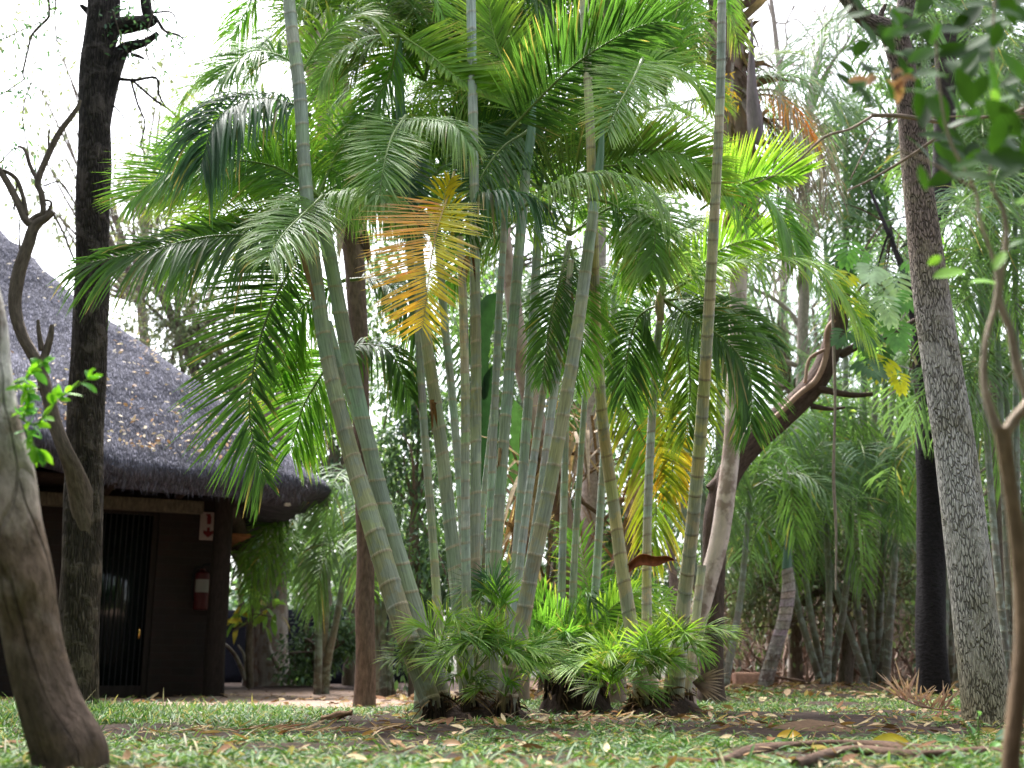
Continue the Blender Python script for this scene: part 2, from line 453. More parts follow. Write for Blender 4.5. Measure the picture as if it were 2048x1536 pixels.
def ground_blades():
    mb = MB()
    cols = [lin(84, 122, 58), lin(66, 102, 52), lin(112, 142, 74), lin(52, 84, 46), lin(160, 152, 112)]
    def patch(n, y0, y1, Lr, Wr, segs, upr):
        Y = 1 / R.uniform(1 / y1, 1 / y0, n * 3)          # denser near the camera
        X = R.uniform(-.56, .56, n * 3) * (Y + 1)
        k = R.random(n * 3) < grass_density(X, Y)
        X, Y = X[k][:n], Y[k][:n]; n2 = len(X)
        # each point is a tuft of a few blades
        rep = R.integers(3, 7, n2); X = np.repeat(X, rep); Y = np.repeat(Y, rep); m = len(X)
        X = X + R.normal(0, .008, m); Y = Y + R.normal(0, .008, m)
        az = R.uniform(0, 6.283, m); up = R.uniform(*upr, m)
        d = np.stack([np.cos(az), np.sin(az), up], 1)
        nr = nrmz(np.stack([-np.cos(az) * .4, -np.sin(az) * .4, np.ones(m)], 1) + R.normal(0, .35, (m, 3)))
        L = R.uniform(*Lr, m) * (1 + .8 * (R.random(m) < .06))
        W = R.uniform(*Wr, m)
        ci = R.choice(5, m, p=[.29, .25, .17, .15, .14])
        c = np.array(cols)[ci] * R.uniform(.75, 1.2, (m, 1))
        tall = sm(-1.0, -2.2, X) * .8
        d[:, 2] += tall * .9
        mb.ribbons(np.stack([X, Y, gz(X, Y) + .002], 1), d, nr, L * (1 + tall * .7), W, R.uniform(.1, .7, m), c * .85, c * 1.1, segs, 'palm', .3)
    patch(16000, 1.9, 4.6, (.025, .07), (.0035, .008), 3, (.15, .9))
    patch(11000, 4.6, 8.0, (.03, .075), (.005, .01), 2, (.3, 1.2))
    patch(5000, 8.0, 12.5, (.03, .08), (.006, .014), 2, (.4, 1.2))
    o = mb.build("grass", M_grass)
    tag(o, "short broad bladed lawn grass in patches over the dark soil", "grass", kind="stuff")
ground_blades()

def litter():
    mb = MB()
    pal = [lin(196, 176, 140), lin(150, 118, 84), lin(120, 84, 58), lin(176, 150, 120), lin(92, 70, 56)]
    def sc(n, y0, y1, xw, dens, Lr, wr, z=.006):
        Y = 1 / R.uniform(1 / y1, 1 / y0, n); X = R.uniform(*xw, n) * (Y + .8)
        az = R.uniform(0, 6.283, n)
        d = np.stack([np.cos(az), np.sin(az), R.normal(0, .18, n)], 1)
        nr = nrmz(np.stack([R.normal(0, .3, n), R.normal(0, .3, n), np.ones(n)], 1))
        L = R.uniform(*Lr, n)
        c = np.array(pal)[R.integers(0, 5, n)] * R.uniform(.7, 1.15, (n, 1))
        mb.ribbons(np.stack([X, Y, gz(X, Y) + z + R.uniform(0, .012, n)], 1), d, nr, L, L * R.uniform(*wr, n), R.uniform(-.25, .2, n), c, c * .85, 4, 'ell', .35)
    sc(900, 2.2, 8, (-.5, .5), 1, (.025, .08), (.12, .5))
    sc(500, 4.4, 7.2, (-.1, .42), 1, (.03, .09), (.2, .5))
    sc(1600, 9, 15, (-.1, .45), 1, (.05, .14), (.2, .5), .01)
    sc(500, 8, 15, (-.42, -.02), 1, (.04, .1), (.2, .5), .008)
    sc(260, 2.2, 5.5, (-.5, .5), 1, (.05, .12), (.03, .07), .01)
    # drifts of dead leaf pieces on the left soil patch and against the palm foot
    for cx, cy, k, s in ((-.85, 4.6, 70, .24), (-1.1, 4.4, 40, .3), (.1, 5.35, 60, .3), (.6, 5.9, 40, .25), (1.9, 5.2, 30, .25)):
        X = R.normal(cx, s, k); Y = R.normal(cy, s * .5, k); az = R.normal(0, .6, k)
        L = R.uniform(.03, .11, k); c = np.array(pal)[R.integers(0, 4, k)] * R.uniform(.7, 1.1, (k, 1))
        mb.ribbons(np.stack([X, Y, gz(X, Y) + .012], 1), np.stack([np.cos(az), np.sin(az), R.normal(0, .15, k)], 1),
                   np.array([0, -.2, 1.]), L, L * R.uniform(.1, .25, k), R.uniform(-.3, .2, k), c, c * .8, 4, 'ell', .5)
    o = mb.build("leaf_litter", M_dry)
    tag(o, "dry brown and straw coloured leaf litter strewn over soil and grass", "leaf litter", kind="stuff")
litter()

# ------------------------------------------------------------------ thatched hut
f_ = np.array([.912, .41, 0]); s_ = np.array([-.41, .912, 0]); z_ = np.array([0, 0, 1.])
HAX = np.array([f_, s_, z_])
T0 = np.array([-1.72, 11.3, 0.0])            # eave corner in plan
def H(u, v, z):
    """hut coordinates: u metres left along the front eave, v metres back, z up"""
    return T0 - f_ * u + s_ * v + z_ * z

def build_hut():
    hut = thing("thatched_hut", "low brick hut under a steep dark thatched roof strewn with fallen leaves", "hut", H(5, 4, 0))
    A, B, EZ = 12.0, 7.0, 1.94
    # roof: rounded-rectangle rings from the soffit round the lip and up to the ridge
    prof = [(.75, 1.98), (.3, 1.90), (.08, 1.91), (.0, 1.96), (-.03, 2.03), (.0, 2.11), (.08, 2.19), (.2, 2.30)]
    ins = np.linspace(.35, 3.45, 46)
    prof += [(i, 2.30 + (i - .2) * .985 + .05 * math.sin(i * 2.1)) for i in ins]
    rows = []
    nf, ns, nc = 260, 120, 26
    for i, z in prof:
        rc = max(.55 - .12 * max(i, 0), .06)
        u0, u1, v0, v1 = i, A - i, i, B - i
        pts = []
        t = np.linspace(0, 1, nf, endpoint=False); pts.append(np.stack([u1 - rc + (u0 - u1 + 2 * rc) * t, np.full(nf, v0)], 1))
        def arc(cu, cv, a0):
            a = np.linspace(a0, a0 - np.pi / 2, nc, endpoint=False)
            return np.stack([cu + rc * np.cos(a), cv + rc * np.sin(a)], 1)
        pts.append(arc(u0 + rc, v0 + rc, -np.pi / 2))
        t = np.linspace(0, 1, ns, endpoint=False)
        pts.append(np.stack([np.full(ns, u0), v0 + rc + (v1 - v0 - 2 * rc) * t], 1))
        pts.append(arc(u0 + rc, v1 - rc, np.pi))
        t = np.linspace(0, 1, nf, endpoint=False); pts.append(np.stack([u0 + rc + (u1 - u0 - 2 * rc) * t, np.full(nf, v1)], 1))
        pts.append(arc(u1 - rc, v1 - rc, np.pi / 2))
        t = np.linspace(0, 1, ns, endpoint=False)
        pts.append(np.stack([np.full(ns, u1), v1 - rc - (v1 - v0 - 2 * rc) * t], 1))
        pts.append(arc(u1 - rc, v0 + rc, 0))
        p = np.vstack(pts)
        dz = .34 * np.exp(-((p[:, 0] - 3.15) / .75) ** 2) * np.exp(-(p[:, 1] / 1.1) ** 2)     # eyebrow over the entrance
        dz += .09 * (fbm(p[:, 0], p[:, 1] + z, 61, 1.4) - .5) + .045 * (fbm(p[:, 0], p[:, 1] + z, 62, 6) - .5)
        w = .05 * (fbm(p[:, 0] + 7, p[:, 1] + z * 2, 63, 5) - .5)
        rows.append(T0 - f_ * (p[:, :1] + w[:, None]) + s_ * (p[:, 1:] + w[:, None]) + z_ * (z + dz)[:, None])
    V = np.array(rows)
    th = MB()
    n = V.shape[1]
    hv = np.stack([(T0 - V) @ f_, (V - T0) @ s_, V[..., 2]], -1)
    c = lin(108, 107, 121)
    nn = fbm(hv[..., 0], hv[..., 1] * 1.4 + hv[..., 2], 71, 1.3)[..., None]
    col = (c * (.7 + .6 * nn)).reshape(-1, 3)
    # straw runs down the slope: u across, slope length along
    a = np.where((hv[..., 1] < hv[..., 0]), hv[..., 0], hv[..., 1])
    tc = np.stack([a, np.zeros_like(a), hv[..., 2]], -1)
    th.grid(V, True, col, tc)
    roof = th.build("roof", M_thatch, hut)
    fr = MB(); k = 5200
    u = np.where(R.random(k) < .78, R.uniform(.3, 9, k), 0); v = np.where(u > 0, 0, R.uniform(.3, 4.5, k)); zz = R.uniform(1.90, 2.10, k)
    dzz = .34 * np.exp(-((u - 3.15) / .75) ** 2) * (u > 0)
    out = np.where(u[:, None] > 0, -s_[None], f_[None])
    base = T0 - f_ * u[:, None] + s_ * v[:, None] + z_ * (zz + dzz)[:, None] - out * .03
    dd = out * R.uniform(.2, .9, k)[:, None] + R.normal(0, .25, (k, 3)) + [0, 0, -.8]
    cs = lin(92, 88, 96) * R.uniform(.5, 1.5, (k, 1)); fr.ribbons(base, dd, out + R.normal(0, .3, (k, 3)), R.uniform(.04, .12, k), R.uniform(.004, .009, k), .2, cs, cs, 2, 'str', .3)
    fr.build("straw_fringe", M_dry, roof)
    rc = MB(); rc.tube([H(4.4, 3.5, 5.60), H(5.4, 3.5, 5.64), H(7, 3.5, 5.62), H(8.8, 3.5, 5.58)], .14, 24, 12, lin(96, 90, 92), lump=.06)
    rc.build("ridge_cap", M_thatch, roof)
    M_dark = surf_mat("dark_timber", (30, 30, 6), 5, .5, 1.4, .5, .01, .8, .2)
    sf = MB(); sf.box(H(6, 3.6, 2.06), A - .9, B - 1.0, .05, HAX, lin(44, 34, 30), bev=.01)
    for k in range(16):
        u = .7 + k * .7
        sf.tube([H(u, .18, 1.97), H(u, 1.6, 2.0)], .045, 6, 8, lin(52, 40, 34))
    sf.build("soffit", M_dark, hut)
    # brick front wall with mortar courses
    m, nt, out = newmat("shade_darkened_brick"); L = nt.links.new  # brick colours lowered to carry the deep shade under the eave
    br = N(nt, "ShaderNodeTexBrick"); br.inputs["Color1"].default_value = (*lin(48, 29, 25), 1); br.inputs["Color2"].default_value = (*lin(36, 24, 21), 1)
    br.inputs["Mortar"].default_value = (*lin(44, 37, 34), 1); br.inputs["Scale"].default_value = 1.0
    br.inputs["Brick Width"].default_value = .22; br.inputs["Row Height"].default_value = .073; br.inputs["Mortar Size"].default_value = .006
    at = N(nt, "ShaderNodeAttribute", attribute_name="tc"); L(at.outputs["Vector"], br.inputs["Vector"])
    noi = N(nt, "ShaderNodeTexNoise", Scale=9.0, Detail=5.0); L(at.outputs["Vector"], noi.inputs["Vector"])
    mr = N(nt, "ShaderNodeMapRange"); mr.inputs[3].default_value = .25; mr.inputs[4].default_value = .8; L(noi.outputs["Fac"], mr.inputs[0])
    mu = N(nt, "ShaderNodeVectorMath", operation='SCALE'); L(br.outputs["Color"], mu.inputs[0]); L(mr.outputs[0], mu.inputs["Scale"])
    pb = N(nt, "ShaderNodeBsdfPrincipled", Roughness=.9); L(mu.outputs[0], pb.inputs["Base Color"])
    bp = N(nt, "ShaderNodeBump", Strength=.6, Distance=.01); L(br.outputs["Fac"], bp.inputs["Height"]); bp.invert = True
    L(bp.outputs[0], pb.inputs["Normal"]); L(pb.outputs[0], out.inputs["Surface"])
    M_brick = m
    WV = 1.15                                         # wall stands back from the eave
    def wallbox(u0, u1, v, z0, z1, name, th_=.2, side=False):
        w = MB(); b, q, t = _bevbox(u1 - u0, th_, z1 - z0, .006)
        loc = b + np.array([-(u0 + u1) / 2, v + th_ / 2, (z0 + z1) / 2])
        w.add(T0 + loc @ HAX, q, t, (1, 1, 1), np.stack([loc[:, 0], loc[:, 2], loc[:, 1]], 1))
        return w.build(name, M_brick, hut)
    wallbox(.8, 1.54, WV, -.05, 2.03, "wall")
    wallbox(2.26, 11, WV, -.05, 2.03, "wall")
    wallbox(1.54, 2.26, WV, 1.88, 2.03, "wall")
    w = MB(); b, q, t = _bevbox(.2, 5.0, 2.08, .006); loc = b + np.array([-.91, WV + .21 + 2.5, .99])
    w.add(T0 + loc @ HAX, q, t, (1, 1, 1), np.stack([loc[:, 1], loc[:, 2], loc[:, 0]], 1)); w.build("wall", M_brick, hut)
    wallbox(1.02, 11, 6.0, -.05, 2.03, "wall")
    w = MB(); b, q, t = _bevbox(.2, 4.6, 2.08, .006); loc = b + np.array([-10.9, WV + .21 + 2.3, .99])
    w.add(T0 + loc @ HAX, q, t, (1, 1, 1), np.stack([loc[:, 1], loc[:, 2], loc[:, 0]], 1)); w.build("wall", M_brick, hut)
    # glazed door with vertical bars
    d = MB()
    for u, wd in ((1.57, .06), (2.23, .06)):
        d.box(H(u, WV + .06, .94), wd, .07, 1.88, HAX, lin(36, 30, 28), bev=.005)
    d.box(H(1.9, WV + .06, 1.84), .6, .068, .07, HAX, lin(36, 30, 28), bev=.005)
    d.box(H(1.9, WV + .06, .06), .6, .068, .12, HAX, lin(36, 30, 28), bev=.005)
    for k in range(11):
        u = 1.63 + k * .054
        d.tube([H(u, WV + .035, .1), H(u, WV + .035, 1.82)], .007, 2, 6, lin(30, 30, 32))
    door = d.build("door", M_dark, hut)
    g = MB(); g.box(H(1.9, WV + .09, .96), .6, .012, 1.7, HAX, lin(20, 26, 26))
    mg = flat_mat("dark_door_glass", tuple(lin(24, 30, 30)), .12, .5, 0, 4, .3); g.build("glass_pane", mg, door)
    h = MB(); h.tube([H(1.66, WV + .0, .57), H(1.66, WV - .04, .58), H(1.66, WV - .04, .66), H(1.66, WV + .0, .67)], .011, 14, 8, lin(200, 140, 50))  # orange metal handle added to stand in for a light reflection
    h.build("glint_handle", flat_mat("orange_glint_brass", (.75, .42, .12), .25, .5, 1), door)
    b = MB(); b.box(H(3.0, .92, 1.87), 3.7, .09, .13, HAX, lin(84, 77, 66), bev=.01)  # lintel and post colours darkened to carry the eave shade
    b.build("lintel_beam", M_bark, hut)
    p = MB(); p.tube([H(.98, .72, -.1), H(.975, .72, .9), H(.98, .7, 2.05)], [.105, .098, .09], 24, 18, lin(38, 31, 28), lump=.04)
    p.build("post", M_bark, hut)
    lg = MB(); lg.tube([H(.9, .8, 1.92), H(.7, 1.7, 1.86), H(.45, 2.6, 1.74)], [.07, .12, .13], 20, 14, lin(74, 64, 60), lump=.08)
    lg.build("purlin_log", M_bark, hut)
    bd = MB(); bd.box(H(.78, 1.9, 1.66), .42, 1.2, .03, HAX, lin(140, 96, 62), bev=.005); bd.build("porch_board", M_dark, hut)
    wd = MB(); wd.box(H(.42, .35, 1.875), .06, .06, .03, HAX, lin(210, 205, 200), bev=.008); wd.build("eave_lamp", flat_mat("white_enamel", (.7, .7, .68), .5), hut)
    # fallen leaves lying on the thatch
    lf = MB()
    pal = np.array([lin(226, 212, 190), lin(200, 174, 140), lin(178, 138, 104), lin(214, 192, 182)])
    def scatter(k, vf, uf):
        u = uf(k); v = vf(k)
        keep = (v > .05) & (v < 3.3) & (u > v + .1); u, v = u[keep], v[keep]; k = len(u)
        zz = 2.30 + (v - .2) * .985 + .05 * np.sin(v * 2.1) + .34 * np.exp(-((u - 3.15) / .75) ** 2) * np.exp(-(v / 1.1) ** 2) + .05
        base = T0 - f_ * u[:, None] + s_ * v[:, None] + z_ * zz[:, None]
        sn = nrmz(-s_ * .72 + z_ * .69)
        a = R.uniform(0, 6.283, k)
        e2 = nrmz(s_ * .69 + z_ * .72)
        d = np.cos(a)[:, None] * f_ + np.sin(a)[:, None] * e2 + R.normal(0, .2, (k, 1)) * sn
        Lk = R.uniform(.025, .07, k); c = pal[R.integers(0, 4, k)] * R.uniform(.75, 1.1, (k, 1))
        lf.ribbons(base, d, nrmz(sn + R.normal(0, .35, (k, 3))), Lk, Lk * R.uniform(.3, .6, k), R.uniform(-.2, .1, k), c, c * .9, 3, 'ell', .3)
    cl = R.uniform(.5, 9, 40); cv = np.abs(R.normal(.25, .9, 40))
    def clus_u(k): ii = R.integers(0, 40, k); clus_u.i = ii; return cl[ii] + R.normal(0, .16, k)
    uu = clus_u(520); vv = cv[clus_u.i] + R.normal(0, .09, 520)
    scatter(520, lambda k: vv, lambda k: uu)
    scatter(900, lambda k: np.abs(R.normal(0, .3, k)) + .1, lambda k: R.uniform(1.0, 8, k))
    scatter(420, lambda k: R.uniform(.1, 3.2, k), lambda k: R.uniform(.4, 10, k))
    o = lf.build("fallen_leaves", M_dry)
    tag(o, "tan fallen leaves caught on the dark thatched roof", "fallen leaves", kind="stuff")
    # sign board and extinguisher on the wall beside the post
    sg = thing("fire_sign", "small white sign with red extinguisher symbol and down arrow by the post", "sign", H(1.05, WV - .02, 1.715))
    b = MB(); b.box(H(1.05, WV - .012, 1.715), .175, .012, .29, HAX, lin(205, 190, 190), bev=.004); b.build("board", flat_mat("shade_darkened_white", tuple(lin(138, 122, 120)), .5, .3, 0, 20, .08), sg)  # white board greyed down, eave shade put into its colour
    pr = flat_mat("shade_darkened_red", tuple(lin(92, 12, 18)), .5, .3, 0, 20, .1)  # symbol red darkened along with the board for the same shade
    b = MB(); y = WV - .024
    def flat(poly, name):
        mb = MB(); k = len(poly)
        fr = np.array([H(1.05 - a, y, 1.715 + c) for a, c in poly]); bk = np.array([H(1.05 - a, y + .006, 1.715 + c) for a, c in poly])
        cf, cb = fr.mean(0), bk.mean(0); i = np.arange(k); j = (i + 1) % k
        v = np.vstack([fr, bk, cf, cb])
        mb.add(v, np.stack([i, j, j + k, i + k], 1), np.vstack([np.stack([j, i, np.full(k, 2 * k)], 1), np.stack([i + k, j + k, np.full(k, 2 * k + 1)], 1)]), (1, 1, 1))
        mb.build(name, pr, sg, smooth=False)
    flat([(-.018, .02), (.022, .02), (.022, .095), (.012, .11), (.014, .125), (-.03, .122), (-.03, .114), (-.008, .11), (-.018, .095)], "extinguisher_symbol")
    flat([(0, -.12), (.05, -.075), (.05, -.045), (.014, -.075), (.014, -.015), (-.014, -.015), (-.014, -.075), (-.05, -.045), (-.05, -.075)], "arrow_symbol")
    ex = thing("fire_extinguisher", "shade-darkened red fire extinguisher with white label hung on the brick wall", "fire extinguisher", H(1.09, WV - .09, .85))
    b = MB(); b.tube([H(1.09, WV - .085, z) for z in (.86, .865, .89, 1.19, 1.23, 1.25, 1.27)], [.03, .065, .072, .072, .05, .028, .024], 40, 20, lin(130, 16, 24)); body = b.build("body", flat_mat("shade_darkened_red_paint", tuple(lin(64, 10, 14)), .5), ex)  # red body darkened to hold the shade below the eave
    b = MB(); th_ = np.linspace(-1.2, 1.0, 12)
    e = np.array([[H(1.09, WV - .085, 0) + (-f_ * math.sin(-a) - s_ * math.cos(a)) * .0745 + z_ * (zz - (.02 * a if zz < 1.0 else 0)) for a in th_] for zz in (1.03, 1.16)])
    b.grid(e, False, lin(225, 220, 215)); b.build("label", flat_mat("shade_darkened_label", tuple(lin(118, 114, 108)), .6, .3, 0, 20, .08), ex)  # white label greyed, shade painted into its colour
    b = MB(); b.tube([H(1.09, WV - .085, 1.27), H(1.09, WV - .1, 1.305), H(1.02, WV - .12, 1.32)], .011, 10, 8, lin(30, 30, 30)); b.build("lever", M_dark, ex)
    b = MB(); b.tube([H(1.09, WV - .09, 1.28), H(1.17, WV - .1, 1.27), H(1.19, WV - .1, 1.1), H(1.17, WV - .1, .95)], .009, 18, 8, lin(26, 26, 26)); b.build("hose", M_dark, ex)
build_hut()

# ------------------------------------------------------------------ trees near the camera
def W3(pts, d):
    """photo points (x,y,width[,depth offset]) -> world centres and radii"""
    c = np.array([P(p[0], p[1], d + (p[3] if len(p) > 3 else 0)) for p in pts])
    r = np.array([S(p[0], p[1], d + (p[3] if len(p) > 3 else 0)) * p[2] / 2 for p in pts])
    return c, r

def rooted(c, r, flare=1.25):
    """extend a base-first path straight into the ground"""
    X, Y = c[0][:2]; g = float(gz(X, Y))
    b = c[0] + (c[0] - c[1]) * .0
    b = np.array([X, Y, min(g - .08, c[0][2] - .03)])
    return np.vstack([b, c]), np.concatenate([[r[0] * flare], r])

def twigs(mb, start, d, L, r, lev, col, kids=3, crook=.35, up=.1, leaf=None):
    """crooked branching twigs; leaf collects tip points"""
    d = nrmz(np.asarray(d, float)); n = 5
    pts = [np.asarray(start, float)]
    for i in range(n):
        d = nrmz(d + R.normal(0, crook, 3) + np.array([0, 0, up])); pts.append(pts[-1] + d * L / n)
    mb.tube(pts, np.linspace(r, r * .45, n + 1), 12 if lev > 1 else 8, 7 if r > .012 else 5, col, cap=False)
    if lev > 0:
        for k in range(kids):
            i = int(R.integers(2, n + 1)); e = nrmz(nrmz(pts[i] - pts[i - 1]) + R.normal(0, .65, 3))
            twigs(mb, pts[i], e, L * R.uniform(.5, .75), r * .5, lev - 1, col, kids, crook, up, leaf)
    if leaf is not None and lev <= 1:
        leaf.extend(pts[2:])

def leafcloud(mb, cen, rad, n, L, cols, clumps=12, wratio=.45, droop=.3, spread=.35, hang=0., segs=3, vary=.35):
    """many small leaves gathered in clumps through an ellipsoid"""
    cen, rad = np.asarray(cen, float), np.asarray(rad, float)
    cc = nrmz(R.normal(0, 1, (clumps, 3))) * R.random((clumps, 1)) ** .45 * rad + cen
    cs = R.uniform(.5, 1.2, clumps); cb = R.uniform(1 - vary, 1 + vary, clumps)
    i = R.integers(0, clumps, n)
    p = cc[i] + R.normal(0, spread, (n, 3)) * rad * cs[i][:, None]
    d = nrmz(nrmz(p - cc[i]) + R.normal(0, .6, (n, 3)) + np.array([0, 0, -hang]))
    nr = nrmz(np.array([0, -.3, 1.]) + R.normal(0, .55, (n, 3)))
    c = np.array(cols)[R.integers(0, len(cols), n)] * cb[i][:, None] * R.uniform(.75, 1.25, (n, 1))
    Ln = R.uniform(.6, 1.2, n) * L
    mb.ribbons(p, d, nr, Ln, Ln * wratio * R.uniform(.8, 1.2, n), R.uniform(0, 2 * droop, n), c, c * 1.1, segs, 'ell', .2)
    return cc

GREEN = [lin(70, 110, 48), lin(90, 130, 60), lin(54, 92, 50), lin(110, 146, 66)]
DGREEN = [lin(48, 84, 44), lin(62, 100, 52), lin(40, 72, 46), lin(78, 112, 56)]
YGREEN = [lin(120, 150, 56), lin(140, 165, 70), lin(96, 134, 54), lin(160, 170, 70)]
BGREEN = [lin(70, 104, 84), lin(84, 120, 96), lin(58, 92, 74), lin(96, 130, 100)]

def near_left_tree():
    d = 2.5
    t = thing("peeling_tree", "thick leaning trunk with peeling grey bark at the left edge", "tree", P(120, 1530, d) * [1, 1, 0])
    c, r = W3([(140, 1530, 150), (134, 1495, 142), (98, 1405, 116), (68, 1293, 106), (46, 1160, 110), (22, 1050, 114), (8, 950, 116), (-14, 850, 106), (-28, 740, 96), (-34, 640, 88), (-70, 480, 84), (-110, 250, 82)], d)
    c, r = rooted(c, r, 1.15)
    mb = MB(); mb.tube(c, r, 190, 72, [lin(72, 60, 53), lin(106, 90, 80), lin(168, 152, 140), lin(206, 200, 194), lin(196, 190, 182), lin(150, 138, 126)], lump=.012, flute=.03, rough=.075)
    # knots, hollows and a ragged plate of bark
    V = mb.v[0]
    def dent(px, py, rx, amt):
        q = P(px, py, d); q = q + np.array([0, -1, 0]) * .06
        w = np.exp(-(np.linalg.norm((V - q) * [1, .6, .5], axis=1) / rx) ** 2)
        k = int(np.argmin(np.linalg.norm(c - q, axis=1)))
        out = nrmz(V - c[k]); V[:] = V + out * (w * amt)[:, None]
    for a in ((78, 1165, .022, .018), (20, 960, .03, -.02), (52, 1232, .025, -.015), (14, 800, .02, -.03), (16, 700, .02, -.03)):
        dent(*a)
    mb.build("trunk", M_smoothbark, t)
    cr_ = MB()  # crown out of frame, added to block light from the upper left
    for cx, cy, cz, rx in ((-2.6, 3.4, 5.2, 1.2), (-4.2, 4.6, 5.4, 1.5), (-1.4, 2.4, 5.0, 1.1), (-3.4, 1.8, 4.8, 1.4), (-5.2, 3.0, 5.0, 1.6)): leafcloud(cr_, (cx, cy, cz), (rx, rx, .7), 2000, .09, DGREEN, 16, .45, .3, .3)
    cr_.build("crown", M_bgleaf, t)
    # leafy sprouts
    sp = MB(); st = MB()
    for pts in (((40, 835, 0), (70, 850, -.02), (95, 822, -.03), (128, 790, -.04), (160, 768, -.04), (176, 758, -.04)), ((48, 850, 0), (62, 880, -.02), (75, 905, -.03)),
                ((32, 765, 0), (50, 760, -.02), (66, 742, -.03), (88, 722, -.03)), ((38, 770, 0), (52, 778, -.03), (60, 790, -.03)), ((45, 840, 0), (54, 815, -.03), (60, 800, -.03))):
        q = cr(np.array([P(x, y, d - .02 + o_) for x, y, o_ in pts]), 12)
        st.tube(q, np.linspace(.003, .0012, len(q)), 14, 6, lin(120, 160, 80))
        k = 20; ii = R.integers(2, 12, k)
        dd = nrmz(nrmz(q[ii] - q[ii - 1]) + R.normal(0, .8, (k, 3)))
        c0 = np.array([lin(120, 180, 50), lin(140, 196, 60), lin(96, 160, 70)])[R.integers(0, 3, k)]
        Lk = R.uniform(.02, .045, k)
        sp.ribbons(q[ii], dd, nrmz(np.array([0, -.7, .7]) + R.normal(0, .4, (k, 3))), Lk, Lk * .42, R.uniform(-.2, .4, k), c0, c0, 5, 'ell', .25)
    s = st.build("sprout_twigs", M_twig, t); sp.build("sprout_leaves", M_fgleaf, t)
near_left_tree()

